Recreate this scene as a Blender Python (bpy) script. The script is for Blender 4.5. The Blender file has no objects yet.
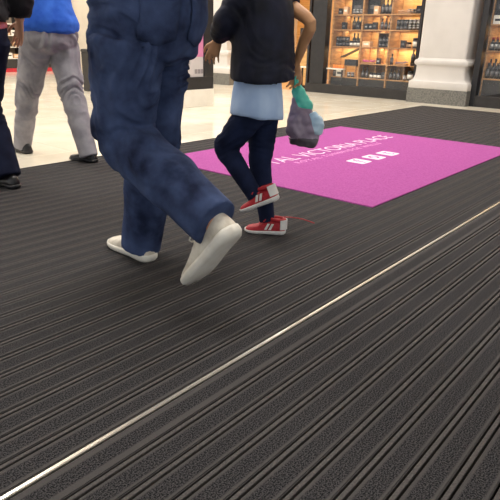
import bpy, bmesh, math, random
from mathutils import Vector, Matrix, noise
from mathutils.bvhtree import BVHTree

random.seed(7)
scene = bpy.context.scene
col = scene.collection
V = Vector

# ------------------------------------------------------------------ camera, world, light, exposure
cam_d = bpy.data.cameras.new('camera')
cam = bpy.data.objects.new('camera', cam_d)
col.objects.link(cam)
cam_d.sensor_width = 36.0
cam_d.lens = 39.79
cam_d.clip_start = 0.02
cam.matrix_world = Matrix(((0.64753380, 0.25392718, -0.71848519, 0.0),
                           (-0.76163543, 0.24625337, -0.59939198, 0.0),
                           (0.02472748, 0.93535035, 0.35285731, 0.90),
                           (0, 0, 0, 1)))
scene.camera = cam

world = bpy.data.worlds.new('daylight')
scene.world = world
world.use_nodes = True
bg = world.node_tree.nodes['Background']
bg.inputs[0].default_value = (0.93, 0.97, 1.0, 1)
bg.inputs[1].default_value = 0.80

vs = scene.view_settings
vs.view_transform = 'Standard'
vs.look = 'None'
vs.gamma = 1.0
vs.use_curve_mapping = False
vs.exposure = 0.0


def area_light(name, loc, sx, sy, energy, color, rot=(0, 0, 0)):
    d = bpy.data.lights.new(name, 'AREA')
    d.shape = 'RECTANGLE'
    d.size = sx
    d.size_y = sy
    d.energy = energy
    d.color = color
    o = bpy.data.objects.new(name, d)
    o.location = loc
    o.rotation_euler = rot
    col.objects.link(o)
    return o


CEIL = 4.6
LAMPS = [(x, y) for x in (1.6, 4.8, 7.8) for y in (2.2, 5.8, 9.4, 13.0)]
for (lx, ly) in LAMPS:
    area_light('ceiling_lamp', (lx, ly, CEIL - 0.075), 1.1, 1.1, 60, (1.0, 0.965, 0.91))

# ------------------------------------------------------------------ helpers


def srgb(r, g, b):
    def f(c):
        c /= 255.0
        return c / 12.92 if c <= 0.04045 else ((c + 0.055) / 1.055) ** 2.4
    return (f(r), f(g), f(b), 1.0)


def base_mat(name):
    m = bpy.data.materials.new(name)
    m.use_nodes = True
    return m, m.node_tree, m.node_tree.nodes['Principled BSDF']


def mat(name, c1, c2=None, scale=20.0, rough=0.6, metal=0.0, bump=0.0, bump_scale=None, detail=4.0,
        spec=0.5, stretch=(1, 1, 1), lo=0.35, hi=0.65):
    """Principled with two colours mixed by noise in object space, and fine noise relief."""
    m, nt, p = base_mat(name)
    p.inputs['Roughness'].default_value = rough
    p.inputs['Metallic'].default_value = metal
    p.inputs['Specular IOR Level'].default_value = spec
    tc = nt.nodes.new('ShaderNodeTexCoord')
    mp = nt.nodes.new('ShaderNodeMapping')
    mp.inputs['Scale'].default_value = stretch
    nt.links.new(tc.outputs['Object'], mp.inputs['Vector'])
    if c2 is None:
        c2 = tuple(min(1, k * 1.12) for k in c1[:3]) + (1,)
    n = nt.nodes.new('ShaderNodeTexNoise')
    n.inputs['Scale'].default_value = scale
    n.inputs['Detail'].default_value = detail
    nt.links.new(mp.outputs[0], n.inputs['Vector'])
    r = nt.nodes.new('ShaderNodeValToRGB')
    r.color_ramp.elements[0].position = lo
    r.color_ramp.elements[1].position = hi
    r.color_ramp.elements[0].color = c1
    r.color_ramp.elements[1].color = c2
    nt.links.new(n.outputs['Fac'], r.inputs[0])
    nt.links.new(r.outputs[0], p.inputs['Base Color'])
    if bump:
        n2 = nt.nodes.new('ShaderNodeTexNoise')
        n2.inputs['Scale'].default_value = bump_scale or scale * 4
        n2.inputs['Detail'].default_value = 3
        nt.links.new(mp.outputs[0], n2.inputs['Vector'])
        b = nt.nodes.new('ShaderNodeBump')
        b.inputs['Strength'].default_value = bump
        b.inputs['Distance'].default_value = 0.004
        nt.links.new(n2.outputs['Fac'], b.inputs['Height'])
        nt.links.new(b.outputs[0], p.inputs['Normal'])
    return m


def emit_mat(name, color, strength):
    m, nt, p = base_mat(name)
    p.inputs['Base Color'].default_value = color
    p.inputs['Emission Color'].default_value = color
    p.inputs['Emission Strength'].default_value = strength
    return m


def glass_mat(name, tint=(1, 1, 1, 1), gloss=0.035):
    m = bpy.data.materials.new(name)
    m.use_nodes = True
    nt = m.node_tree
    nt.nodes.clear()
    out = nt.nodes.new('ShaderNodeOutputMaterial')
    tr = nt.nodes.new('ShaderNodeBsdfTransparent')
    tr.inputs[0].default_value = tint
    gl = nt.nodes.new('ShaderNodeBsdfGlossy')
    gl.inputs['Roughness'].default_value = 0.03
    mx = nt.nodes.new('ShaderNodeMixShader')
    mx.inputs[0].default_value = gloss
    nt.links.new(tr.outputs[0], mx.inputs[1])
    nt.links.new(gl.outputs[0], mx.inputs[2])
    nt.links.new(mx.outputs[0], out.inputs[0])
    return m


def wloc(o):
    p = V((0, 0, 0))
    while o is not None:
        p += o.location
        o = o.parent
    return p


def link_mesh(name, me, mats, parent=None, origin=None, smooth=False, local=False):
    """Link a mesh given in world coordinates; re-expressed round its parent's place or its own origin."""
    o = bpy.data.objects.new(name, me)
    col.objects.link(o)
    if not isinstance(mats, (list, tuple)):
        mats = [mats]
    for m in mats:
        me.materials.append(m)
    if parent is not None:
        o.parent = parent
        if not local:
            if origin is None:
                origin = wloc(parent)
            me.transform(Matrix.Translation(-V(origin)))
            o.location = V(origin) - wloc(parent)
    elif origin is not None and not local:
        me.transform(Matrix.Translation(-V(origin)))
        o.location = V(origin)
    if smooth:
        for p in me.polygons:
            p.use_smooth = True
    return o


def obj(name, bm, mats, parent=None, origin=None, smooth=False, local=False):
    me = bpy.data.meshes.new(name)
    bmesh.ops.recalc_face_normals(bm, faces=bm.faces[:])
    bm.to_mesh(me)
    bm.free()
    return link_mesh(name, me, mats, parent, origin, smooth, local)


def copy_of(src, loc, parent=None, name=None):
    o = src.copy()
    if name:
        o.name = name
    col.objects.link(o)
    o.parent = parent
    o.location = loc
    return o


def tag(o, label, cat, group=None):
    o['label'] = label
    o['category'] = cat
    if group:
        o['group'] = group
    return o


def struct(o):
    o['kind'] = 'structure'
    return o


def empty(name, loc):
    o = bpy.data.objects.new(name, None)
    o.empty_display_size = 0.1
    o.location = loc
    col.objects.link(o)
    return o


def box(bm, x0, x1, y0, y1, z0, z1, mi=0, bev=0.0):
    vs_ = [bm.verts.new(p) for p in ((x0, y0, z0), (x1, y0, z0), (x1, y1, z0), (x0, y1, z0),
                                     (x0, y0, z1), (x1, y0, z1), (x1, y1, z1), (x0, y1, z1))]
    fs = []
    for idx in ((3, 2, 1, 0), (4, 5, 6, 7), (0, 1, 5, 4), (1, 2, 6, 5), (2, 3, 7, 6), (3, 0, 4, 7)):
        f = bm.faces.new([vs_[i] for i in idx])
        f.material_index = mi
        fs.append(f)
    if bev:
        es = list({e for f in fs for e in f.edges})
        bmesh.ops.bevel(bm, geom=es, offset=bev, segments=2, affect='EDGES', profile=0.5)


def nb():
    return bmesh.new()


def box_obj(name, x0, x1, y0, y1, z0, z1, m, parent=None, bev=0.0, origin=None):
    bm = nb()
    box(bm, x0, x1, y0, y1, z0, z1, 0, bev)
    if parent is None and origin is None:
        origin = ((x0 + x1) / 2, (y0 + y1) / 2, z0)
    return obj(name, bm, m, parent, origin)


def lathe(bm, prof, seg=16, loc=(0, 0, 0), mis=None):
    """prof: list of (r, z); mis: material index per band."""
    rings = []
    for r, z in prof:
        rings.append([bm.verts.new((loc[0] + r * math.cos(2 * math.pi * k / seg), loc[1] + r * math.sin(2 * math.pi * k / seg), loc[2] + z))
                      for k in range(seg)])
    for i in range(len(rings) - 1):
        for k in range(seg):
            f = bm.faces.new((rings[i][k], rings[i][(k + 1) % seg], rings[i + 1][(k + 1) % seg], rings[i + 1][k]))
            if mis:
                f.material_index = mis[i]
    f = bm.faces.new(rings[0][::-1])
    f2 = bm.faces.new(rings[-1])
    if mis:
        f.material_index = mis[0]
        f2.material_index = mis[-1]


def catmull(pts, n):
    out = []
    P = [pts[0]] + list(pts) + [pts[-1]]
    for i in range(1, len(P) - 2):
        for k in range(n):
            t = k / n
            res = []
            for c in range(len(P[i])):
                a, b, d, e = P[i - 1][c], P[i][c], P[i + 1][c], P[i + 2][c]
                res.append(0.5 * (2 * b + (d - a) * t + (2 * a - 5 * b + 4 * d - e) * t * t + (-a + 3 * b - 3 * d + e) * t ** 3))
            out.append(res)
    out.append(list(pts[-1]))
    return out


def loft(bm, nodes, lat=(1, 0, 0), seg=16, sub=4, mi=0, cap=True):
    """nodes: (x, y, z, a, b): centre, half width along the lateral axis, half depth across it."""
    pts = catmull([tuple(n) for n in nodes], sub) if sub > 1 else [list(n) for n in nodes]
    L0 = V(lat).normalized()
    rings = []
    for i, p in enumerate(pts):
        a = V(pts[max(0, i - 1)][:3])
        b = V(pts[min(len(pts) - 1, i + 1)][:3])
        T = (b - a)
        T = T.normalized() if T.length > 1e-6 else V((0, 0, 1))
        u = (L0 - T * L0.dot(T))
        if u.length < 1e-3:
            u = V((0, 1, 0)) - T * T.y
        u.normalize()
        w = T.cross(u)
        ring = []
        for k in range(seg):
            an = 2 * math.pi * k / seg
            ring.append(bm.verts.new(V(p[:3]) + u * (max(p[3], 1e-4) * math.cos(an)) + w * (max(p[4], 1e-4) * math.sin(an))))
        rings.append(ring)
    for i in range(len(rings) - 1):
        for k in range(seg):
            f = bm.faces.new((rings[i][k], rings[i][(k + 1) % seg], rings[i + 1][(k + 1) % seg], rings[i + 1][k]))
            f.material_index = mi
    if cap:
        bm.faces.new(rings[0][::-1]).material_index = mi
        bm.faces.new(rings[-1]).material_index = mi


def tube(bm, pts, r, seg=8, sub=4, mi=0):
    loft(bm, [(p[0], p[1], p[2], r, r) for p in pts], (0.3, 0.2, 0.93), seg, sub, mi)


def ball(bm, c, rx, ry, rz, M=None, seg=14):
    mtx = Matrix.Translation(V(c)) @ (M.to_4x4() if M else Matrix.Identity(4)) @ Matrix.Diagonal((rx, ry, rz, 1))
    bmesh.ops.create_uvsphere(bm, u_segments=seg, v_segments=max(6, seg * 2 // 3), radius=1.0, matrix=mtx)


def organic(name, bm, voxel, smooth, mats, parent, wrinkle=None):
    """One continuous skin over the lofts in bm (voxel remesh), smoothed, with cloth folds pushed along the normals."""
    me = bpy.data.meshes.new('tmp')
    bmesh.ops.recalc_face_normals(bm, faces=bm.faces[:])
    bm.to_mesh(me)
    bm.free()
    t = bpy.data.objects.new('tmp', me)
    col.objects.link(t)
    r = t.modifiers.new('r', 'REMESH')
    r.mode = 'VOXEL'
    r.voxel_size = voxel
    if smooth:
        s = t.modifiers.new('s', 'SMOOTH')
        s.factor = 0.5
        s.iterations = smooth
    dg = bpy.context.evaluated_depsgraph_get()
    dg.update()
    out = bpy.data.meshes.new_from_object(t.evaluated_get(dg))
    bpy.data.objects.remove(t)
    out.name = name
    if wrinkle:
        ns = [v.normal.copy() for v in out.vertices]
        for v, nrm in zip(out.vertices, ns):
            v.co += nrm * wrinkle(v.co)
    return link_mesh(name, out, mats, parent, smooth=True)


# ------------------------------------------------------------------ materials
def carpet_mat():
    m, nt, p = base_mat('mat_carpet')
    p.inputs['Roughness'].default_value = 0.95
    p.inputs['Specular IOR Level'].default_value = 0.1
    tc = nt.nodes.new('ShaderNodeTexCoord')
    n = nt.nodes.new('ShaderNodeTexNoise')
    n.inputs['Scale'].default_value = 270
    n.inputs['Detail'].default_value = 2
    n.inputs['Roughness'].default_value = 0.5
    nt.links.new(tc.outputs['Object'], n.inputs['Vector'])
    r = nt.nodes.new('ShaderNodeValToRGB')
    r.color_ramp.elements[0].position = 0.40
    r.color_ramp.elements[1].position = 0.64
    r.color_ramp.elements[0].color = srgb(25, 25, 27)
    r.color_ramp.elements[1].color = srgb(80, 78, 80)
    nt.links.new(n.outputs['Fac'], r.inputs[0])
    sep = nt.nodes.new('ShaderNodeSeparateXYZ')
    nt.links.new(tc.outputs['Object'], sep.inputs[0])
    ab = nt.nodes.new('ShaderNodeMath')
    ab.operation = 'ABSOLUTE'
    nt.links.new(sep.outputs['Y'], ab.inputs[0])
    mr = nt.nodes.new('ShaderNodeMapRange')
    mr.inputs['From Min'].default_value = 0.0185
    mr.inputs['From Max'].default_value = 0.0235
    nt.links.new(ab.outputs[0], mr.inputs['Value'])
    mx = nt.nodes.new('ShaderNodeMix')
    mx.data_type = 'RGBA'
    nt.links.new(mr.outputs[0], mx.inputs['Factor'])
    nt.links.new(r.outputs[0], mx.inputs['A'])
    mx.inputs['B'].default_value = srgb(80, 77, 77)
    nt.links.new(mx.outputs['Result'], p.inputs['Base Color'])
    b = nt.nodes.new('ShaderNodeBump')
    b.inputs['Strength'].default_value = 0.35
    b.inputs['Distance'].default_value = 0.003
    nt.links.new(n.outputs['Fac'], b.inputs['Height'])
    nt.links.new(b.outputs[0], p.inputs['Normal'])
    return m


def denim_mat(name, dark, light):
    m, nt, p = base_mat(name)
    p.inputs['Roughness'].default_value = 0.9
    p.inputs['Specular IOR Level'].default_value = 0.15
    tc = nt.nodes.new('ShaderNodeTexCoord')
    n = nt.nodes.new('ShaderNodeTexNoise')
    n.inputs['Scale'].default_value = 9
    n.inputs['Detail'].default_value = 5
    nt.links.new(tc.outputs['Object'], n.inputs['Vector'])
    r = nt.nodes.new('ShaderNodeValToRGB')
    r.color_ramp.elements[0].position = 0.3
    r.color_ramp.elements[1].position = 0.75
    r.color_ramp.elements[0].color = dark
    r.color_ramp.elements[1].color = light
    nt.links.new(n.outputs['Fac'], r.inputs[0])
    nt.links.new(r.outputs[0], p.inputs['Base Color'])
    w = nt.nodes.new('ShaderNodeTexWave')
    w.bands_direction = 'DIAGONAL'
    w.inputs['Scale'].default_value = 220
    nt.links.new(tc.outputs['Object'], w.inputs['Vector'])
    b = nt.nodes.new('ShaderNodeBump')
    b.inputs['Strength'].default_value = 0.12
    b.inputs['Distance'].default_value = 0.002
    nt.links.new(w.outputs['Fac'], b.inputs['Height'])
    nt.links.new(b.outputs[0], p.inputs['Normal'])
    return m


def wood_mat(name, c1, c2):
    return mat(name, c1, c2, scale=6, rough=0.5, stretch=(1, 0.25, 6), bump=0.05)


CARPET = carpet_mat()
RAIL = mat('mat_rail', srgb(78, 74, 74), srgb(95, 91, 90), scale=200, rough=0.9, spec=0.15)
TRAY = mat('mat_tray', srgb(8, 8, 9), srgb(12, 12, 13), rough=0.9, spec=0.05)
STEEL = mat('brushed_steel', srgb(214, 208, 198), srgb(234, 229, 220), scale=30, rough=0.28, metal=0.85, stretch=(0.1, 8, 8))
PURPLE = mat('purple_pile', srgb(160, 76, 144), srgb(176, 92, 160), scale=90, rough=0.95, bump=0.6, bump_scale=420, spec=0.1)
PRINT = mat('mat_print', srgb(240, 214, 232), srgb(248, 226, 240), scale=80, rough=0.9, spec=0.1)
PRINT2 = mat('mat_print_pale', srgb(226, 150, 206), srgb(232, 164, 214), scale=80, rough=0.9, spec=0.1)
TILE = mat('polished_tile', srgb(230, 219, 198), srgb(242, 234, 217), scale=2.2, rough=0.09, detail=6)
GROUT = mat('grout', srgb(150, 138, 120), srgb(166, 154, 136), scale=40, rough=0.8)
PLASTER = mat('white_plaster', srgb(196, 191, 186), srgb(203, 198, 193), scale=3, rough=0.55)
GRANITE = mat('grey_granite', srgb(80, 80, 79), srgb(128, 126, 119), scale=55, rough=0.35, lo=0.3, hi=0.7)
WALL = mat('wall_paint', srgb(212, 200, 182), srgb(222, 211, 194), scale=2, rough=0.8)
CEILM = mat('ceiling_paint', srgb(236, 234, 230), srgb(240, 238, 235), scale=2, rough=0.9)
BLACKM = mat('black_frame', srgb(28, 28, 31), srgb(38, 37, 40), scale=12, rough=0.4)
PLINTHM = mat('dark_plinth', srgb(34, 32, 32), srgb(44, 42, 42), scale=10, rough=0.45)
WOOD = wood_mat('shelf_oak', srgb(150, 108, 66), srgb(190, 144, 94))
WOODBACK = wood_mat('shelf_back', srgb(206, 160, 100), srgb(226, 182, 122))
GLASS = glass_mat('window_glass')
JBLACK = mat('black_plastic', srgb(28, 28, 31), srgb(40, 40, 43), scale=20, rough=0.35)
SILVER = mat('silver_label', srgb(150, 150, 150), srgb(186, 184, 180), scale=20, rough=0.35, metal=0.3)
GREYL = mat('grey_label', srgb(84, 84, 88), srgb(108, 106, 106), scale=20, rough=0.45)
WHITEP = mat('white_gloss', srgb(232, 226, 214), srgb(240, 235, 224), scale=5, rough=0.25)
CARD = mat('tan_card', srgb(214, 168, 126), srgb(226, 184, 142), scale=20, rough=0.7)
ORANGE = mat('orange_pack', srgb(226, 116, 34), srgb(240, 146, 60), scale=40, rough=0.5)
PINKF = mat('pink_petals', srgb(176, 64, 124), srgb(216, 122, 168), scale=60, rough=0.7)
MAUVEF = mat('mauve_petals', srgb(110, 100, 116), srgb(150, 138, 152), scale=60, rough=0.7)
REDM = mat('red_trim', srgb(176, 30, 44), srgb(196, 44, 56), scale=8, rough=0.45)
REDLAB = mat('red_label', srgb(150, 44, 40), srgb(176, 60, 52), scale=8, rough=0.45)
SKIN = mat('skin', srgb(198, 146, 116), srgb(214, 164, 134), scale=14, rough=0.55, bump=0.05)
SKIN2 = mat('skin_tan', srgb(190, 138, 98), srgb(208, 156, 114), scale=14, rough=0.55, bump=0.05)
HAIRD = mat('dark_hair', srgb(38, 28, 24), srgb(66, 48, 38), scale=40, rough=0.5, stretch=(1, 1, 0.15), bump=0.5)
HAIRB = mat('brown_hair', srgb(92, 62, 40), srgb(128, 90, 60), scale=40, rough=0.5, stretch=(1, 1, 0.15), bump=0.5)
EYEW = mat('eye_white', srgb(236, 232, 226), srgb(240, 238, 232), rough=0.2)
LIP = mat('lips', srgb(170, 96, 88), srgb(182, 108, 98), rough=0.5)
DENIM = denim_mat('blue_denim', srgb(27, 33, 58), srgb(80, 96, 136))
LEGGING = denim_mat('navy_denim', srgb(20, 25, 46), srgb(40, 50, 82))
GREYTR = mat('grey_cotton', srgb(138, 135, 142), srgb(168, 165, 171), scale=10, rough=0.9, bump=0.2, bump_scale=300, spec=0.1)
NAVYTR = mat('navy_wool', srgb(24, 26, 42), srgb(34, 38, 58), scale=10, rough=0.9, spec=0.1)
BLACKJ = mat('black_jacket', srgb(26, 25, 28), srgb(38, 36, 40), scale=14, rough=0.75, bump=0.2, bump_scale=60, spec=0.2)
NAVYJ = mat('navy_padded', srgb(22, 23, 34), srgb(36, 39, 58), scale=10, rough=0.65, bump=0.2, bump_scale=60, spec=0.25)
BLUEP = mat('royal_blue_cotton', srgb(44, 88, 190), srgb(66, 116, 218), scale=8, rough=0.85, spec=0.15)
LBLUE = mat('pale_blue_cotton', srgb(172, 198, 238), srgb(196, 218, 250), scale=8, rough=0.9, spec=0.1)
PATT = mat('coral_print', srgb(180, 104, 64), srgb(190, 110, 130), scale=30, rough=0.9, spec=0.1)
CREAML = mat('cream_leather', srgb(206, 195, 178), srgb(234, 226, 212), scale=25, rough=0.5, bump=0.15)
CREAMS = mat('cream_sole', srgb(236, 229, 216), srgb(246, 241, 230), scale=25, rough=0.6)
BEIGE = mat('beige_canvas', srgb(186, 174, 156), srgb(206, 196, 178), scale=60, rough=0.85)
REDSH = mat('red_mesh', srgb(168, 24, 38), srgb(196, 40, 54), scale=60, rough=0.6, bump=0.3)
WHITES = mat('white_rubber', srgb(226, 220, 216), srgb(240, 236, 232), scale=30, rough=0.5)
BLACKL = mat('black_leather', srgb(22, 20, 22), srgb(34, 31, 32), scale=20, rough=0.3)
TEAL = mat('teal_plastic', srgb(62, 190, 168), srgb(112, 218, 200), scale=9, rough=0.35)
GREYPL = mat('grey_mauve_plastic', srgb(134, 118, 138), srgb(170, 154, 172), scale=9, rough=0.35)
PALEPL = mat('pale_blue_plastic', srgb(176, 206, 232), srgb(206, 230, 246), scale=9, rough=0.35)
DARKPL = mat('dark_plastic', srgb(70, 60, 72), srgb(96, 86, 96), scale=9, rough=0.4)
POSTP = mat('poster_magenta', srgb(206, 62, 132), srgb(212, 72, 140), scale=3, rough=0.35)
POSTL = mat('poster_pink', srgb(206, 126, 168), srgb(216, 140, 180), scale=3, rough=0.35)
POSTW = mat('poster_grey', srgb(196, 190, 190), srgb(206, 200, 200), scale=3, rough=0.35)
POSTI = mat('poster_icon', srgb(136, 130, 134), srgb(142, 136, 140), scale=3, rough=0.35)
LAMPM = emit_mat('lamp_diffuser', (1.0, 0.955, 0.88, 1), 6.0)

# ------------------------------------------------------------------ the setting
MX0, MX1, MY0, MY1 = -0.75, 8.81, -0.85, 3.80          # the matting well

floor_bm = nb()
box(floor_bm, -6, 9.45, -6, 17, -0.10, -0.025)
floor = struct(obj('floor', floor_bm, GROUT, origin=(0, 0, 0)))

TS = 0.98
GAP = 0.004


def lay_tiles(x_edges, y_edges):
    cache = {}
    for i in range(len(x_edges) - 1):
        for j in range(len(y_edges) - 1):
            sx = x_edges[i + 1] - x_edges[i] - GAP
            sy = y_edges[j + 1] - y_edges[j] - GAP
            k = (round(sx, 3), round(sy, 3))
            loc = ((x_edges[i] + x_edges[i + 1]) / 2, (y_edges[j] + y_edges[j + 1]) / 2, 0)
            if k not in cache:
                bm = nb()
                box(bm, -sx / 2, sx / 2, -sy / 2, sy / 2, -0.025, 0.0)
                top = [e for e in bm.edges if all(abs(v.co.z) < 1e-6 for v in e.verts)]
                bmesh.ops.bevel(bm, geom=top, offset=0.0015, segments=1, affect='EDGES')
                cache[k] = obj('tile', bm, TILE, floor, local=True)
                cache[k].location = loc
            else:
                copy_of(cache[k], loc, floor, 'tile')


xs_border = [-0.75 + 1.22 * k for k in range(8)] + [9.45]
lay_tiles(xs_border, [3.812, 4.135])                     # narrow border course beside the matting
xs = [9.45 - TS * k for k in range(11)][::-1]
ys = [4.135 + TS * k for k in range(14)]
lay_tiles(xs, ys)
lay_tiles([8.82, 9.45], [3.812 - 0.9 * k for k in range(6)][::-1])   # strip in front of the shop
bm = nb()
box(bm, -6, -0.75, -6, 17, -0.025, 0)
box(bm, -0.75, 9.45, -6, -0.88, -0.025, 0)
ent = struct(obj('floor_entrance', bm, TILE, origin=(0, 0, 0)))

ceiling = struct(box_obj('ceiling', -6, 14, -6, 17.2, CEIL, CEIL + 0.15, CEILM))
bm = nb()
box(bm, -6, 14, 17.0, 17.2, 0, CEIL)
wall_back = struct(obj('wall_back', bm, WALL, origin=(4, 17.1, 0)))

# shop wall: fascia above the windows and the solid stretches along the mall
bm = nb()
box(bm, 9.40, 9.60, -6, 17, 2.75, CEIL)
box(bm, 9.40, 9.60, -6, -0.6, 0, 2.75)
box(bm, 9.40, 9.60, 9.35, 17, 0, 2.75)
wall_right = struct(obj('wall_right', bm, WALL, origin=(9.5, 5, 0)))
bm = nb()
box(bm, 9.36, 9.40, -0.6, 9.35, 2.45, 3.05, 0, 0.004)
trim = struct(obj('trim_1', bm, BLACKM, origin=(9.38, 4, 2.45)))
# shop interior shell behind the doorway
bm = nb()
box(bm, 9.45, 13.0, -0.6, 9.4, -0.10, -0.004)
struct(obj('floor_shop', bm, mat('shop_floor', srgb(196, 150, 96), srgb(212, 170, 118), scale=5, rough=0.3, stretch=(1, 8, 1)), origin=(11, 4, -0.1)))
bm = nb()
box(bm, 13.0, 13.15, -0.6, 9.4, 0, 2.9)
struct(obj('wall_shop_back', bm, WOODBACK, origin=(13.07, 4, 0)))
bm = nb()
box(bm, 9.6, 13.0, -0.7, 9.4, 2.76, 2.85)
struct(obj('ceiling_shop', bm, CEILM, origin=(11, 4, 2.76)))
bm = nb()
box(bm, 9.60, 13.15, 9.4, 9.5, 0, 2.9)
struct(obj('wall_shop_left', bm, WALL, origin=(11.3, 9.45, 0)))
bm = nb()
box(bm, 9.60, 13.15, -0.72, -0.62, 0, 2.9)
struct(obj('wall_shop_right', bm, WALL, origin=(11.3, -0.67, 0)))
area_light('shop_lamp', (11.2, 7.4, 2.70), 1.0, 2.0, 90, (1.0, 0.80, 0.55))

# ceiling light fittings of the mall
for i, (lx, ly) in enumerate(LAMPS):
    t = empty('ceiling_light', (lx, ly, CEIL))
    bm = nb()
    for (a0, a1, b0, b1) in ((-.62, .62, -.62, -.56), (-.62, .62, .56, .62), (-.62, -.56, -.56, .56), (.56, .62, -.56, .56)):
        box(bm, lx + a0, lx + a1, ly + b0, ly + b1, CEIL - 0.09, CEIL)
    obj('light_frame', bm, WHITEP, t)
    box_obj('diffuser', lx - .56, lx + .56, ly - .56, ly + .56, CEIL - 0.06, CEIL - 0.01, LAMPM, t)
    tag(t, 'square white ceiling light panel above the mall floor', 'ceiling light', 'mall ceiling lights')

# ------------------------------------------------------------------ ribbed entrance matting
emat = empty('entrance_mat', (4.0, 1.5, -0.022))
tag(emat, 'dark grey ribbed entrance matting covering the floor', 'floor mat')
ML = MX1 - MX0
MXC = (MX0 + MX1) / 2
box_obj('tray', MX0, MX1, MY0, MY1, -0.0245, -0.018, TRAY, emat)


def bar_profile(name, length, width, z0, z1, m, bev):
    bm = nb()
    box(bm, -length / 2, length / 2, -width / 2, width / 2, z0, z1)
    top = [e for e in bm.edges if all(abs(v.co.z - z1) < 1e-6 for v in e.verts)]
    bmesh.ops.bevel(bm, geom=top, offset=bev, segments=2, affect='EDGES')
    me = bpy.data.meshes.new(name)
    bmesh.ops.recalc_face_normals(bm, faces=bm.faces[:])
    bm.to_mesh(me)
    bm.free()
    me.materials.append(m)
    return me


def place_mesh(name, me, loc, parent):
    o = bpy.data.objects.new(name, me)
    col.objects.link(o)
    o.parent = parent
    o.location = V(loc) - wloc(parent)
    return o


STRIP_Y = 0.953
rails = []
y = 0.8475
while y > MY0:
    rails.append(y)
    y -= 0.084
rails = rails[::-1] + [STRIP_Y]
y = 1.0425
while y < MY1 - 0.01:
    rails.append(y)
    y += 0.0852
rail_me = bar_profile('rail', ML, 0.0108, -0.018, -0.0006, RAIL, 0.001)
steel_me = bar_profile('joint_strip', ML, 0.0125, -0.018, 0.0016, STEEL, 0.002)
strip_cache = {}
edges = [MY0 - 0.003] + rails + [MY1 + 0.006]
for i, ry in enumerate(rails):
    if ry == STRIP_Y:
        o = place_mesh('joint_strip', steel_me, (MXC, ry, 0), emat)
        o['label'] = 'shiny metal joint strip'
    else:
        place_mesh('rail', rail_me, (MXC, ry, 0), emat)
for a, b in zip(edges[:-1], edges[1:]):
    w = round(b - a - 0.0228, 4)
    if w < 0.01:
        continue
    if w not in strip_cache:
        strip_cache[w] = bar_profile('carpet_strip', ML, w, -0.018, 0.0, CARPET, 0.0025)
    place_mesh('carpet_strip', strip_cache[w], (MXC, (a + b) / 2, 0), emat)
# metal edging round the matting well
bm = nb()
box(bm, MX0, MX1 + 0.01, MY1 + 0.002, MY1 + 0.010, -0.02, 0.0008)
box(bm, MX1 + 0.001, MX1 + 0.009, MY0, MY1 + 0.010, -0.02, 0.0008)
obj('edging', bm, RAIL, emat)

# ------------------------------------------------------------------ purple logo mat with lettering
logo = empty('logo_mat', (4.26, 2.435, 0.0))
tag(logo, 'bright pink-purple rectangular mat with white lettering lying on the dark matting', 'mat')
bm = nb()
box(bm, 2.87, 5.65, 1.465, 3.40, 0.0002, 0.006)
top = [e for e in bm.edges if all(v.co.z > 0.005 for v in e.verts)]
bmesh.ops.bevel(bm, geom=top, offset=0.003, segments=2, affect='EDGES')
obj('mat_pile', bm, PURPLE, logo)


def text_mesh(name, body, x0, x1, y0, height, z, m, parent, rot_flat=True, spacing=1.0, thick=0.0006, plane='floor', X=None, thin=0.0, split=None):
    c = bpy.data.curves.new('t', 'FONT')
    c.body = body
    c.space_character = spacing
    c.extrude = thick
    c.offset = thin
    t = bpy.data.objects.new('t', c)
    col.objects.link(t)
    dg = bpy.context.evaluated_depsgraph_get()
    dg.update()
    me = bpy.data.meshes.new_from_object(t.evaluated_get(dg))
    bpy.data.objects.remove(t)
    xs_ = [v.co.x for v in me.vertices]
    ys_ = [v.co.y for v in me.vertices]
    sx = (x1 - x0) / (max(xs_) - min(xs_))
    sy = height / (max(ys_) - min(ys_))
    ax, ay = min(xs_), min(ys_)
    for v in me.vertices:
        lx, ly, lz = (v.co.x - ax) * sx, (v.co.y - ay) * sy, v.co.z
        if plane == 'floor':
            v.co = (x0 + lx, y0 + ly, z + lz)
        else:                                   # upright, facing -Y
            v.co = (x0 + lx, X - lz, y0 + ly)
    if split:                                    # one object for each letter
        holder = empty(name, wloc(parent))
        holder.parent = parent
        holder.location = (0, 0, 0)
        bm = nb()
        bm.from_mesh(me)
        seen = set()
        isl = []
        for v0 in bm.verts:
            if v0 in seen:
                continue
            st_, cur = [v0], set()
            while st_:
                v = st_.pop()
                if v in cur:
                    continue
                cur.add(v)
                st_ += [e.other_vert(v) for e in v.link_edges]
            seen |= cur
            isl.append(cur)
        for cur in isl:
            b2 = nb()
            mp = {v: b2.verts.new(v.co) for v in cur}
            for f in {f for v in cur for f in v.link_faces}:
                b2.faces.new([mp[v] for v in f.verts])
            obj(split, b2, m, holder)
        bm.free()
        return holder
    return link_mesh(name, me, m, parent)


ZP = 0.0064
text_mesh('lettering', 'ROYAL VICTORIA PLACE', 3.11, 5.40, 2.60, 0.155, ZP, PRINT, logo, thin=-0.012, split='letter')
tl_ = text_mesh('small_lettering', 'ROYAL TUNBRIDGE WELLS', 3.57, 4.95, 2.495, 0.055, ZP, PRINT2, logo, spacing=1.25)
tl_['kind'] = 'stuff'


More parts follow.
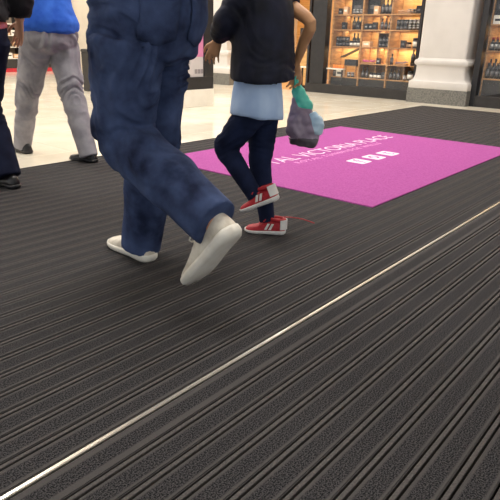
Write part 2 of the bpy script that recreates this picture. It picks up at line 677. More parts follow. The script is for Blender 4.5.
def rounded_plate(bm, cx, cy, w, h, z0, z1, r=0.02):
    pts = []
    for (sx, sy, a0) in ((1, 1, 0), (-1, 1, 90), (-1, -1, 180), (1, -1, 270)):
        for k in range(4):
            a = math.radians(a0 + 30 * k)
            pts.append((cx + sx * (w / 2 - r) + r * math.cos(a), cy + sy * (h / 2 - r) + r * math.sin(a)))
    lo = [bm.verts.new((p[0], p[1], z0)) for p in pts]
    hi = [bm.verts.new((p[0], p[1], z1)) for p in pts]
    n = len(pts)
    bm.faces.new(hi)
    bm.faces.new(lo[::-1])
    for k in range(n):
        bm.faces.new((lo[k], lo[(k + 1) % n], hi[(k + 1) % n], hi[k]))


for k, cx in enumerate((4.01, 4.26, 4.51)):
    bm = nb()
    rounded_plate(bm, cx, 2.21, 0.155, 0.165, 0.0058, 0.0067)
    ic = obj('icon', bm, PRINT, logo)
    if k == 0:
        text_mesh('icon_mark', 'f', cx - 0.025, cx + 0.03, 2.145, 0.13, 0.0071, PURPLE, ic)
    elif k == 1:
        bm = nb()
        n = 24
        ro, ri = 0.048, 0.030
        a = [[bm.verts.new((cx + r * math.cos(2 * math.pi * q / n), 2.21 + r * math.sin(2 * math.pi * q / n), z)) for q in range(n)]
             for (r, z) in ((ro, 0.0066), (ro, 0.0076), (ri, 0.0076), (ri, 0.0066))]
        for s in range(3):
            for q in range(n):
                bm.faces.new((a[s][q], a[s][(q + 1) % n], a[s + 1][(q + 1) % n], a[s + 1][q]))
        obj('icon_mark', bm, PURPLE, ic)
    else:
        text_mesh('icon_mark', 't', cx - 0.03, cx + 0.03, 2.15, 0.12, 0.0071, PURPLE, ic)

# ------------------------------------------------------------------ white pillars with granite bases


def square_sweep(bm, prof, cx, cy, r=0.03, hx_keep=None):
    """Profile (half width, z) swept round a square with slightly rounded corners."""
    rings = []
    for h, z in prof:
        ring = []
        hx = h if hx_keep is None else hx_keep - (hx_keep - h) * .35
        for (sx, sy, a0) in ((1, 1, 0), (-1, 1, 90), (-1, -1, 180), (1, -1, 270)):
            for k in range(5):
                a = math.radians(a0 + 22.5 * k)
                ring.append(bm.verts.new((cx + sx * (hx - r) + r * math.cos(a), cy + sy * (h - r) + r * math.sin(a), z)))
        rings.append(ring)
    n = len(rings[0])
    for i in range(len(rings) - 1):
        for k in range(n):
            bm.faces.new((rings[i][k], rings[i][(k + 1) % n], rings[i + 1][(k + 1) % n], rings[i + 1][k]))
    bm.faces.new(rings[0][::-1])
    bm.faces.new(rings[-1])


def pillar(cx, cy, label):
    p = empty('pillar', (cx, cy, 0))
    bm = nb()
    square_sweep(bm, [(0.515, 0.0), (0.515, 0.232), (0.511, 0.236)], cx, cy, 0.012)
    obj('granite_base', bm, GRANITE, p)
    prof = [(0.505, 0.236), (0.510, 0.242), (0.510, 0.335), (0.503, 0.345), (0.500, 0.352)]
    for k in range(9):
        a = math.radians(10 * k + 5)
        prof.append((0.42 + 0.08 * (1 - math.sin(a)), 0.352 + 0.15 * (1 - math.cos(a))))
    prof += [(0.418, 0.53), (0.418, 0.60), (0.424, 0.604)]
    for k in range(9):
        a = math.radians(-90 + 22.5 * k)
        prof.append((0.424 + 0.036 * math.cos(a), 0.65 + 0.045 * math.sin(a)))
    prof += [(0.412, 0.70), (0.402, 0.72)]
    bm = nb()
    square_sweep(bm, prof, cx, cy, 0.03, 0.515)
    obj('moulded_base', bm, PLASTER, p, smooth=True)
    bm = nb()
    square_sweep(bm, [(0.400, 0.72), (0.400, CEIL)], cx, cy, 0.03, 0.515)
    obj('shaft', bm, PLASTER, p)
    tag(p, label, 'pillar')
    return p


pillar(9.745, 3.785, 'white square pillar with moulded foot on grey granite between the two shop windows')
pillar(9.735, 8.92, 'white pillar on grey granite base behind the advertising board')

# ------------------------------------------------------------------ shop windows
GX = 9.45


def window(name, y0, y1, z0=0.33, z1=2.45, mull=(), low=True):
    w = struct(empty(name, (GX, (y0 + y1) / 2, 0)))
    bm = nb()
    fw = 0.045
    box(bm, GX - 0.04, GX + 0.06, y0, y0 + fw, 0.17, z1, 0, 0.003)
    box(bm, GX - 0.04, GX + 0.06, y1 - fw, y1, 0.17, z1, 0, 0.003)
    box(bm, GX - 0.04, GX + 0.06, y0 + fw, y1 - fw, z1 - fw, z1, 0, 0.003)
    obj('window_frame', bm, BLACKM, w)
    box_obj('plinth', GX - 0.05, GX + 0.07, y0, y1, 0.0, 0.17, PLINTHM, w, 0.004)
    bounds = [y0 + fw] + list(mull) + [y1 - fw]
    for m_ in mull:
        box_obj('mullion', GX - 0.012, GX + 0.03, m_ - 0.012, m_ + 0.012, 0.17, z1 - fw, BLACKM, w)
    for a, b in zip(bounds[:-1], bounds[1:]):
        ga = a + (0.012 if a in mull else 0)
        gb = b - (0.012 if b in mull else 0)
        box_obj('pane', GX, GX + 0.008, ga, gb, 0.17, z1 - fw, GLASS, w)
    return w


window('window_1', 4.26, 6.54, mull=())
window('window_2', -0.55, 3.28, mull=(1.35,))
# broad dark posts beside the panes (one by the doorway, one beside the pillar)
bm = nb()
box(bm, GX - 0.06, GX + 0.10, 6.13, 6.44, 0.17, 2.45, 0, 0.004)
struct(obj('trim_2', bm, BLACKM, origin=(GX, 6.35, 0.17)))
bm = nb()
box(bm, GX - 0.06, GX + 0.12, 3.19, 3.285, 0.0, 2.45, 0, 0.004)
struct(obj('trim_3', bm, BLACKM, origin=(GX, 3.23, 0)))

# ------------------------------------------------------------------ timber display shelving
SX0, SX1 = 9.60, 9.98
WARM = (1.0, 0.82, 0.52)


def shelf_unit(y_div, z_sh, label, extras=(), top=2.4, base_z=0.14):
    y0, y1 = y_div[0], y_div[-1]
    u = empty('display_shelves', ((SX0 + SX1) / 2, (y0 + y1) / 2, 0))
    box_obj('back_panel', SX1, SX1 + 0.02, y0, y1, 0.0, top, WOODBACK, u)
    for yd in y_div:
        box_obj('upright', SX0, SX1, yd - 0.014, yd + 0.014, 0.0, top, WOOD, u, 0.002)
    for a, b in zip(y_div[:-1], y_div[1:]):
        for z in z_sh:
            box_obj('shelf', SX0 + 0.005, SX1, a + 0.014, b - 0.014, z - 0.022, z, WOOD, u, 0.002)
        box_obj('kick_panel', SX0 + 0.03, SX0 + 0.05, a + 0.014, b - 0.014, 0.0, z_sh[0] - 0.022, PLINTHM, u)
        zs = list(z_sh) + [top]
        for q in range(1, len(zs)):
            area_light('shelf_lamp', ((SX0 + SX1) / 2 + 0.08, (a + b) / 2, zs[q] - 0.026), 0.10, (b - a) * 0.8, 1.7 * (zs[q] - zs[q - 1] + 0.1) / 0.4, WARM)
    for (a, b, z) in extras:
        box_obj('half_shelf', SX0 + 0.005, SX1, a, b, z - 0.016, z, WOOD, u, 0.002)
    tag(u, label, 'shelves')
    return u


ZL = [0.315, 0.86, 1.155, 1.415, 1.72]
YD = [4.36, 4.92, 5.49, 6.11]
mainsh = shelf_unit(YD, ZL, 'timber display shelves in three lit bays behind the window left of the white pillar',
           extras=((4.93, 5.19, 1.13 - 0.02), (4.374, 4.906, 0.57), (4.934, 5.476, 0.57)))
for (yd, za, zb) in ((5.195, 0.86, 1.133), (5.195, 1.155, 1.393), (5.19, 0.57, 0.838), (4.64, 0.315, 0.552), (5.20, 0.315, 0.552), (5.96, 0.86, 1.133), (5.96, 1.155, 1.393)):
    box_obj('divider', SX0 + 0.12, SX1, yd - 0.009, yd + 0.009, za, zb, WOOD, mainsh, 0.001)
ZR = [0.435, 0.86, 1.25, 1.66]
shelf_unit([1.45, 2.3, 3.20], ZR, 'timber display shelves behind the window at the right picture edge')

# ------------------------------------------------------------------ goods on the shelves


def make_jar(r, h, m_body, m_lab, m_lid):
    bm = nb()
    lathe(bm, [(r * .92, 0), (r, 0.006), (r, h * .18), (r * 1.005, h * .18), (r * 1.005, h * .62), (r, h * .62), (r, h * .70), (r * .94, h * .74), (r * 1.02, h * .75), (r * 1.02, h * .97), (r * .96, h)],
          14, mis=[0, 0, 0, 1, 1, 0, 0, 2, 2, 2])
    me = bpy.data.meshes.new('jar')
    bmesh.ops.recalc_face_normals(bm, faces=bm.faces[:])
    bm.to_mesh(me)
    bm.free()
    for m in (m_body, m_lab, m_lid):
        me.materials.append(m)
    for p in me.polygons:
        p.use_smooth = len(p.vertices) == 4
    return me


def make_bottle(r, h, m_body, m_lab, m_lid):
    bm = nb()
    lathe(bm, [(r * .92, 0), (r, 0.006), (r, h * .15), (r * 1.01, h * .15), (r * 1.01, h * .48), (r, h * .48), (r, h * .56), (r * .8, h * .64), (r * .38, h * .70), (r * .34, h * .82), (r * .42, h * .82), (r * .42, h * .99), (r * .36, h)],
          12, mis=[0, 0, 0, 1, 1, 0, 0, 0, 0, 2, 2, 2])
    me = bpy.data.meshes.new('bottle')
    bmesh.ops.recalc_face_normals(bm, faces=bm.faces[:])
    bm.to_mesh(me)
    bm.free()
    for m in (m_body, m_lab, m_lid):
        me.materials.append(m)
    for p in me.polygons:
        p.use_smooth = len(p.vertices) == 4
    return me


def make_carton(w, d, h, m_body, m_lab):
    bm = nb()
    box(bm, -d / 2, d / 2, -w / 2, w / 2, 0, h, 0, 0.003)
    box(bm, -d / 2 - 0.001, -d / 2, -w * .32, w * .32, h * .35, h * .6, 1)
    box(bm, -d / 2 + .01, d / 2 - .01, -w / 2 - .0008, w / 2 + .0008, h * .80, h * .815, 1)
    me = bpy.data.meshes.new('carton')
    bmesh.ops.recalc_face_normals(bm, faces=bm.faces[:])
    bm.to_mesh(me)
    bm.free()
    me.materials.append(m_body)
    me.materials.append(m_lab)
    return me


JAR = make_jar(0.034, 0.085, JBLACK, GREYL, JBLACK)
JARS = make_jar(0.034, 0.085, JBLACK, SILVER, SILVER)
JARW = make_jar(0.036, 0.10, GREYL, WHITEP, JBLACK)
JARB = make_jar(0.055, 0.17, GREYL, WHITEP, JBLACK)
BOT = make_bottle(0.030, 0.19, JBLACK, GREYL, JBLACK)
BOTT = make_bottle(0.036, 0.30, GREYL, JBLACK, JBLACK)
BOTR = make_bottle(0.032, 0.20, JBLACK, SILVER, REDLAB)
BOTD = make_bottle(0.034, 0.24, JBLACK, GREYL, JBLACK)
BOXK = make_carton(0.085, 0.07, 0.125, JBLACK, GREYL)
BOXS = make_carton(0.075, 0.06, 0.105, JBLACK, SILVER)
BOXT = make_carton(0.16, 0.12, 0.10, CARD, WHITEP)
BOXW = make_carton(0.15, 0.12, 0.13, WHITEP, JBLACK)
BOXTALL = make_carton(0.24, 0.10, 0.26, JBLACK, GREYL)
BOXTS = make_carton(0.09, 0.08, 0.13, CARD, WHITEP)


def put(name, me, y, z, label, cat, group=None, x=None, rz=0.0):
    o = bpy.data.objects.new(name, me)
    col.objects.link(o)
    o.location = (SX0 + 0.07 if x is None else x, y, z)
    o.rotation_euler.z = rz
    tag(o, label, cat, group)
    return o


def row(name, me, ys_, z, label, cat, x=None, stack=1, dz=0.0855):
    for y_ in ys_:
        for s in range(stack):
            put(name, me, y_, z + s * dz, label, cat, label.replace('one of the ', '').replace('a ', '') if False else 'goods: ' + label, x, random.uniform(-.2, .2) if stack == 1 else 0)


def rng(a, n, step):
    return [a + k * step for k in range(n)]


LB, MB_, RB = 'bay nearest the doorway', 'middle bay', 'bay nearest the pillar'
# bay nearest the doorway (Y 5.49 to 6.11)
put('carton', BOXTALL, 5.68, ZL[3], 'tall wide black carton on the top visible shelf of the doorway bay', 'box', x=SX0 + 0.16)
put('carton', BOXS, 6.00, ZL[3], 'small black carton at the left end of the top doorway-bay shelf', 'box')
row('jar', JARS, rng(5.56, 3, 0.075), ZL[3], 'silver-topped jar before the tall black carton, top shelf of doorway bay', 'jar')
put('carton', BOXTS, 5.88, ZL[3], 'small tan carton beside silver jars on the top doorway-bay shelf', 'box')
put('carton', BOXK, 5.90, ZL[2], 'left of two black cartons standing alone on the second doorway-bay shelf', 'box')
put('carton', BOXK, 5.60, ZL[2], 'right of two black cartons standing alone on the second doorway-bay shelf', 'box')
row('jar', JAR, rng(5.80, 4, 0.073), ZL[1], 'black jar stacked two high on the third shelf of the doorway bay', 'jar', stack=2)
row('jar', JARW, rng(5.56, 3, 0.078), ZL[1], 'pale-labelled jar beside the stacked black jars of the doorway bay', 'jar')
put('bottle', BOT, 5.555, ZL[1], 'black bottle behind pale jars at the right of the third doorway-bay shelf', 'bottle', x=SX0 + 0.2)
row('jar', JARS, rng(5.64, 2, 0.085), ZL[0], 'silver jar on the bottom shelf of the doorway bay', 'jar')
put('carton', BOXW, 5.90, ZL[0], 'white carton on the bottom shelf of the doorway bay', 'box')
put('bottle', BOT, 6.045, ZL[0], 'black bottle at the left of the bottom doorway-bay shelf', 'bottle')
# middle bay (Y 4.92 to 5.49): the left half is one tall niche
put('carton', BOXTALL, 5.34, ZL[3], 'wide black carton at the top left of the middle bay', 'box', x=SX0 + 0.16)
put('carton', BOXTS, 5.25, ZL[3], 'small tan carton on the top shelf of the middle bay', 'box')
row('bottle', BOTD, rng(4.98, 3, 0.075), ZL[3], 'tall black bottle on the top shelf of the middle bay', 'bottle')
row('bottle', BOT, rng(4.97, 3, 0.075), ZL[2], 'black bottle on the second shelf of the middle bay', 'bottle')
put('carton', BOXK, 5.26, ZL[2], 'single black carton on the second shelf of the middle bay', 'box')
put('carton', BOXT, 5.38, ZL[1], 'tan card box on the third shelf of the middle bay', 'box')
row('jar', JAR, rng(4.97, 3, 0.073), ZL[1], 'black jar stacked two high on the third shelf of the middle bay', 'jar', stack=2)
put('carton', BOXS, 5.12, 0.57, 'black carton on the low half shelf of the middle bay', 'box')
row('bottle', BOT, rng(5.34, 2, 0.08), ZL[0], 'black bottle at the left of the bottom shelf of the middle bay', 'bottle')
row('jar', JARW, rng(5.08, 3, 0.08), ZL[0], 'pale-labelled jar on the bottom shelf of the middle bay', 'jar')
put('carton', BOXK, 4.98, ZL[0], 'black carton at the right of the bottom shelf of the middle bay', 'box')
# bay nearest the pillar (Y 4.36 to 4.92)
put('carton', BOXK, 4.45, ZL[3], 'black carton at the right end of the top shelf beside the pillar', 'box')
row('jar', JAR, rng(4.66, 3, 0.073), ZL[2], 'black jar stacked two high on the second shelf beside the pillar', 'jar', stack=2)
row('jar', JARS, rng(4.43, 3, 0.073), ZL[2], 'silver-topped jar stacked two high on the second shelf beside the pillar', 'jar', stack=2)
put('carton', BOXK, 4.67, ZL[1], 'single black carton in the middle of the third shelf beside the pillar', 'box')
put('jar', JARB, 4.44, ZL[1], 'large grey jar at the right of the third shelf beside the pillar', 'jar')
put('bottle', BOTT, 4.46, 0.57, 'tall grey bottle on the low half shelf beside the pillar', 'bottle')
put('bottle', BOT, 4.86, 0.57, 'black bottle at the left of the low half shelf beside the pillar', 'bottle')
row('bottle', BOT, rng(4.70, 3, 0.075), ZL[0], 'black bottle on the bottom shelf beside the pillar', 'bottle')
put('jar', JARB, 4.47, ZL[0], 'large pale jar on the bottom shelf beside the pillar', 'jar')
put('jar', JARS, 4.57, ZL[0], 'small silver jar beside the large pale jar on the bottom shelf', 'jar')
row('jar', JAR, rng(4.66, 3, 0.073), ZL[2], 'black jar in the back row of the second shelf beside the pillar', 'jar', x=SX0 + 0.16, stack=2)
row('bottle', BOTD, rng(5.56, 4, 0.075), ZL[1], 'tall black bottle behind the jars of the third doorway-bay shelf', 'bottle', x=SX0 + 0.27)
row('jar', JARW, rng(4.62, 2, 0.08), ZL[1] , 'pale-labelled jar behind the single carton on the third shelf beside the pillar', 'jar', x=SX0 + 0.2)
row('bottle', BOT, rng(5.02, 2, 0.08), ZL[1], 'black bottle behind the stacked jars of the middle bay', 'bottle', x=SX0 + 0.2)
row('carton', BOXS, rng(5.345, 2, 0.085), ZL[2], 'silver-marked black carton at the left of the second middle-bay shelf', 'box')
row('jar', JARS, rng(4.55, 3, 0.073), ZL[3], 'silver-topped jar among dried blossoms on the top shelf beside the pillar', 'jar', x=SX0 + 0.2)
row('bottle', BOTD, rng(5.66, 3, 0.08), ZL[2], 'tall black bottle at the back of the second doorway-bay shelf', 'bottle', x=SX0 + 0.28)
# window at the right picture edge
put('carton', BOXW, 3.10, ZR[2], 'white carton on the upper shelf in the right-hand window', 'box')
put('carton', BOXK, 2.97, ZR[2], 'black carton on the upper shelf in the right-hand window', 'box')
put('carton', BOXTALL, 3.05, ZR[2] + 0.131, 'wide black carton lying on the white carton in the right-hand window', 'box')
row('bottle', BOTR, rng(2.88, 5, 0.067), ZR[1], 'black bottle with red cap on the middle shelf of the right-hand window', 'bottle')
row('bottle', BOTR, rng(2.90, 5, 0.067), ZR[1], 'black bottle with red cap in the back row of the middle right-hand shelf', 'bottle', x=SX0 + 0.18)
row('bottle', BOTD, rng(2.86, 5, 0.072), ZR[0], 'black bottle on the lowest shelf of the right-hand window', 'bottle')
row('bottle', BOTT, rng(2.86, 5, 0.074), ZR[0], 'tall grey bottle in the back row of the lowest right-hand shelf', 'bottle', x=SX0 + 0.18)


for (z_, me_, nm_, lb_) in ((ZR[0], BOTD, 'bottle', 'black bottle on the lowest shelf beyond the frame of the right-hand window'), (ZR[1], BOTR, 'bottle', 'black bottle with red cap farther right on the middle right-hand shelf'), (ZR[2], BOXK, 'carton', 'black carton farther right on the upper right-hand shelf')):
    row(nm_, me_, rng(1.56, 7, 0.10) + rng(2.36, 4, 0.10), z_, lb_, 'box' if nm_ == 'carton' else nm_)


def bouquet(y, z, w, m, label, x):
    f = empty('flower_tray', (x, y, z))
    bm = nb()
    box(bm, x - 0.05, x + 0.05, y - w / 2, y + w / 2, z, z + 0.022, 0, 0.003)
    obj('tray', bm, WOOD, f)
    for k in range(11):
        bm = nb()
        c = V((x + random.uniform(-.04, .03), y + (k / 10 - .5) * w * .9, z + 0.045 + random.uniform(-.008, .012)))
        for q in range(7):
            a = 2 * math.pi * q / 7
            ball(bm, c + V((.013 * math.cos(a), .013 * math.sin(a), .003 * (q % 2))), .012, .012, .009, seg=6)
        ball(bm, c + V((0, 0, .008)), .010, .010, .009, seg=6)
        tube(bm, [tuple(c - V((0, 0, .03))), tuple(c)], 0.003, 5, 1)
        obj('blossom', bm, m, f)
    tag(f, label, 'flowers')


bouquet(5.33, 0.57, 0.25, PINKF, 'pink blossoms in a wooden tray in the middle bay of the shop window', SX0 + 0.07)
bouquet(4.66, 0.57, 0.22, MAUVEF, 'grey-mauve dried blossoms in a tray in the bay beside the pillar', SX0 + 0.07)
bouquet(4.70, ZL[3], 0.24, CARD, 'tan dried blossoms in a tray on the top shelf beside the pillar', SX0 + 0.07)

# white display ledge behind the pane with a black case and orange packs
led = empty('display_ledge', (9.55, 6.2, 0.0))
box_obj('ledge_top', 9.50, 9.592, 5.76, 6.76, 0.44, 0.465, WHITEP, led, 0.003)
for yy in (5.80, 6.72):
    box_obj('bracket', 9.53, 9.56, yy - 0.012, yy + 0.012, 0.0, 0.44, BLACKM, led)
tag(led, 'narrow white display ledge behind the shop window beside the dark post', 'shelf')
cs = empty('open_case', (9.68, 5.68, 0.50))
box_obj('plinth', 9.62, 9.78, 5.56, 5.80, ZL[0] + 0.19, 0.52, WOOD, cs)
box_obj('case_body', 9.62, 9.78, 5.55, 5.81, 0.52, 0.63, JBLACK, cs, 0.006)
bm = nb()
box(bm, 9.62, 9.78, 5.55, 5.95, 0.0, 0.012, 0, 0.003)
bmesh.ops.rotate(bm, verts=bm.verts[:], cent=(9.7, 5.55, 0), matrix=Matrix.Rotation(math.radians(-24), 3, 'X'))
bmesh.ops.translate(bm, verts=bm.verts[:], vec=(0, 0, 0.82))
obj('case_lid', bm, JBLACK, cs)
for yy in (5.57, 5.79):
    box_obj('leg', 9.64, 9.66, yy - .01, yy + .01, ZL[0], ZL[0] + 0.19, WOOD, cs)
box_obj('lid_stay', 9.70, 9.71, 5.555, 5.565, 0.62, 0.83, JBLACK, cs)
tag(cs, 'open black presentation case with slanting lid on the doorway-bay shelf', 'case')
for k in range(4):
    bm = nb()
    c = V((9.545, 5.80 + k * 0.062, 0.465))
    rz = random.uniform(-.5, .5)
    pts = [(0, 0, .0, .030, .022), (0, 0, .02, .031, .024), (0, 0, .05, .028, .016), (0, 0, .066, .030, .004)]
    loft(bm, [(c.x + a, c.y + b, c.z + z, u, w) for (a, b, z, u, w) in pts], (math.sin(rz) * .3, 1, 0), 12, 3)
    tag(obj('orange_pouch', bm, ORANGE, origin=c, smooth=True), 'orange pouch standing on the white window ledge', 'pouch', 'orange pouches on the ledge')

# display stand just inside the doorway
st = empty('display_stand', (10.25, 7.05, 0))
box_obj('stand_body', 10.05, 10.45, 6.85, 7.3, 0.06, 0.80, WOODBACK, st, 0.004)
box_obj('stand_foot', 10.08, 10.42, 6.88, 7.27, 0.0, 0.06, PLINTHM, st)
box_obj('stand_top', 10.03, 10.47, 6.83, 7.32, 0.80, 0.83, WOOD, st, 0.003)
tag(st, 'timber display stand inside the shop doorway beside the dark post', 'display stand')
put('carton', make_carton(0.34, 0.3, 0.36, JBLACK, GREYL), 7.05, 0.83, 'large black carton on the timber stand inside the doorway', 'box', x=10.25)

# ------------------------------------------------------------------ advertising board on its white plinth
PY = 5.86
ad = empty('advertising_board', (4.9, PY, 0))
tag(ad, 'black framed advertising board with pink and grey poster on a white plinth', 'advertising board')
AX0, AX1 = 4.55, 6.10
box_obj('plinth', AX0, AX1, PY, PY + 0.22, 0.0, 0.24, WHITEP, ad, 0.004)
bm = nb()
box(bm, AX0, AX1, PY + 0.01, PY + 0.21, 0.24, 0.41, 0, 0.004)
box(bm, AX0, AX1, PY + 0.01, PY + 0.21, 1.95, 2.05, 0, 0.004)
box(bm, AX0, AX0 + 0.17, PY + 0.01, PY + 0.21, 0.41, 1.95, 0, 0.004)
box(bm, AX1 - 0.19, AX1, PY + 0.01, PY + 0.21, 0.41, 1.95, 0, 0.004)
obj('board_frame', bm, BLACKM, ad)
po = box_obj('poster', AX0 + 0.17, AX1 - 0.19, PY + 0.03, PY + 0.06, 0.41, 0.68, POSTW, ad)
box_obj('poster_panel', AX0 + 0.17, AX1 - 0.19, PY + 0.028, PY + 0.06, 0.68, 1.95, POSTP, po)
bm = nb()
box(bm, AX1 - 0.36, AX1 - 0.19, PY + 0.026, PY + 0.03, 0.68, 1.95)
obj('poster_panel', bm, POSTL, po)
for k in range(3):
    x_ = AX1 - 0.36 + k * 0.062
    bm = nb()
    box(bm, x_, x_ + 0.05, PY + 0.027, PY + 0.031, 0.455, 0.515, 0)
    ic = obj('icon', bm, POSTI, po)
for s_ in (0.62, 0.60):
    box_obj('print_line', AX1 - 0.62, AX1 - 0.45, PY + 0.028, PY + 0.031, s_ - 0.012, s_ - 0.004, POSTI, po)

# low black bin standing farther back
lb = empty('litter_bin', (6.05, 8.95, 0))
bm = nb()
square_sweep(bm, [(0.165, 0.0), (0.17, 0.02), (0.17, 0.64), (0.165, 0.66)], 6.08, 8.75, 0.03)
obj('bin_body', bm, BLACKM, lb)
bm = nb()
square_sweep(bm, [(0.175, 0.66), (0.178, 0.68), (0.17, 0.705), (0.14, 0.712)], 6.08, 8.75, 0.03)
obj('bin_lid', bm, JBLACK, lb)
tag(lb, 'low black square bin on the cream floor behind the walking man', 'litter bin')

# far shop display with red kick board
fk = empty('far_display', (9.0, 15.0, 0))
tag(fk, 'far shop display counter with red base strip and stocked shelves', 'display counter')
box_obj('red_base', 6.6, 9.2, 14.55, 15.05, 0.0, 0.09, REDM, fk, 0.004)
box_obj('counter_body', 6.62, 9.18, 14.95, 15.05, 0.09, 1.6, mat('far_back', srgb(120, 104, 88), srgb(150, 132, 112), scale=4), fk)
box_obj('counter_front', 6.62, 9.18, 14.57, 14.62, 0.09, 0.30, PLINTHM, fk)
for z in (0.34, 0.62, 0.90, 1.18):
    box_obj('shelf', 6.62, 9.18, 14.62, 14.95, z - 0.02, z, WHITEP, fk)
for x_ in (6.62, 7.9, 9.16):
    box_obj('upright', x_, x_ + 0.02, 14.60, 14.95, 0.09, 1.6, BLACKM, fk)
for zi, z in enumerate((0.34, 0.62, 0.90)):
    for k in range(12):
        me = random.choice((BOXK, BOXW, BOXT, BOT, JARB, BOXTS))
        nm = {BOXK: 'carton', BOXW: 'carton', BOXT: 'carton', BOXTS: 'carton', BOT: 'bottle', JARB: 'jar'}[me]
        o = put(nm, me, 14.76, z, 'small %s on the %s shelf of the far display counter with red base' % (nm, ('low', 'middle', 'upper')[zi]), 'box' if nm == 'carton' else nm,
                'goods on the far counter ' + nm + str(zi), x=6.85 + k * 0.19, rz=math.pi / 2)

# ------------------------------------------------------------------ people


def hand_parts(bm, wrist, down, fwd, side, s=1.0, curl=0.25):
    """wrist point; down: direction the fingers point; fwd: thumb side direction; side: palm thickness direction (towards the palm)."""
    w, d, f, n = V(wrist), V(down).normalized(), V(fwd).normalized(), V(side).normalized()
    palm0, palm1 = w, w + d * 0.085 * s
    nodes = [(*(w - d * 0.01 * s), .028 * s, .020 * s), (*(w + d * .03 * s), .036 * s, .016 * s), (*(palm1), .042 * s, .014 * s), (*(palm1 + d * .012 * s), .040 * s, .011 * s)]
    loft(bm, nodes, f, 12, 3)
    for k, ln in enumerate((.072, .082, .076, .058)):
        off = (1.5 - k) * 0.0225 * s
        b = palm1 + f * off
        dd = (d + f * (1.5 - k) * 0.10).normalized()
        p1 = b + dd * ln * .45 * s + n * curl * .012 * s
        p2 = p1 + (dd + n * curl * .9).normalized() * ln * .32 * s
        p3 = p2 + (dd + n * curl * 2.0).normalized() * ln * .25 * s
        r = .0088 * s if k < 3 else .0076 * s
        loft(bm, [(*b, r, r), (*p1, r, r), (*p2, r * .92, r * .92), (*p3, r * .72, r * .72)], f, 8, 2)
    t0 = w + d * .03 * s + f * .028 * s
    t1 = t0 + (d * .6 + f * .75 + n * .25).normalized() * .042 * s
    t2 = t1 + (d * .9 + f * .35 + n * .3).normalized() * .030 * s
    t3 = t2 + (d + n * .3).normalized() * .020 * s
    loft(bm, [(*t0, .013 * s, .013 * s), (*t1, .011 * s, .011 * s), (*t2, .0095 * s, .0095 * s), (*t3, .007 * s, .007 * s)], f, 8, 2)


def head_parts(bm, c, fwd, s=1.0):
    """c: centre of the head; fwd: facing direction (horizontal)."""
    c = V(c)
    f = V(fwd).normalized()
    r = V((f.y, -f.x, 0))
    up = V((0, 0, 1))
    M = Matrix((r, f, up)).transposed()
    ball(bm, c + f * -.008 * s + up * .02 * s, .076 * s, .096 * s, .095 * s, M, 18)
    ball(bm, c + f * .022 * s - up * .055 * s, .056 * s, .066 * s, .070 * s, M, 14)     # jaw
    ball(bm, c + f * .078 * s - up * .098 * s, .020 * s, .016 * s, .016 * s, M, 10)     # chin
    ball(bm, c + f * .088 * s + up * .022 * s, .046 * s, .012 * s, .012 * s, M, 10)     # brow
    loft(bm, [(*(c + f * .090 * s + up * .010 * s), .009 * s, .009 * s), (*(c + f * .104 * s - up * .018 * s), .012 * s, .012 * s), (*(c + f * .104 * s - up * .032 * s), .016 * s, .012 * s)], r, 8, 3)
    for sgn in (-1, 1):
        ball(bm, c + r * sgn * .076 * s - up * .012 * s - f * .006 * s, .010 * s, .018 * s, .030 * s, M, 10)
        ball(bm, c + r * sgn * .040 * s + f * .070 * s - up * .030 * s, .022 * s, .018 * s, .020 * s, M, 10)


def face_bits(parent, c, fwd, s, hair_mat, long_hair):
    c = V(c)
    f = V(fwd).normalized()
    r = V((f.y, -f.x, 0))
    up = V((0, 0, 1))
    M = Matrix((r, f, up)).transposed()
    for sgn in (-1, 1):
        bm = nb()
        ball(bm, c + r * sgn * .032 * s + f * .080 * s + up * .002 * s, .013 * s, .012 * s, .011 * s, M, 12)
        e = obj('eye', bm, EYEW, parent, smooth=True)
        bm = nb()
        ball(bm, c + r * sgn * .032 * s + f * .0885 * s + up * .002 * s, .006 * s, .005 * s, .006 * s, M, 10)
        obj('iris', bm, HAIRD, e, smooth=True)
    bm = nb()
    ball(bm, c + f * .088 * s - up * .062 * s, .022 * s, .010 * s, .007 * s, M, 12)
    obj('mouth', bm, LIP, parent, smooth=True)
    bm = nb()
    ball(bm, c - f * .020 * s + up * .045 * s, .086 * s, .102 * s, .086 * s, M, 16)
    ball(bm, c - f * .060 * s - up * .02 * s, .078 * s, .058 * s, .085 * s, M, 14)
    if long_hair:
        loft(bm, [(*(c - f * .07 * s + up * .02 * s), .07 * s, .04 * s), (*(c - f * .095 * s - up * .10 * s), .065 * s, .035 * s), (*(c - f * .105 * s - up * .22 * s), .05 * s, .022 * s)], r, 12, 3)
    organic('hair', bm, 0.010, 3, hair_mat, parent, lambda p: 0.004 * noise.noise(V((p.x * 60, p.y * 60, p.z * 14))))


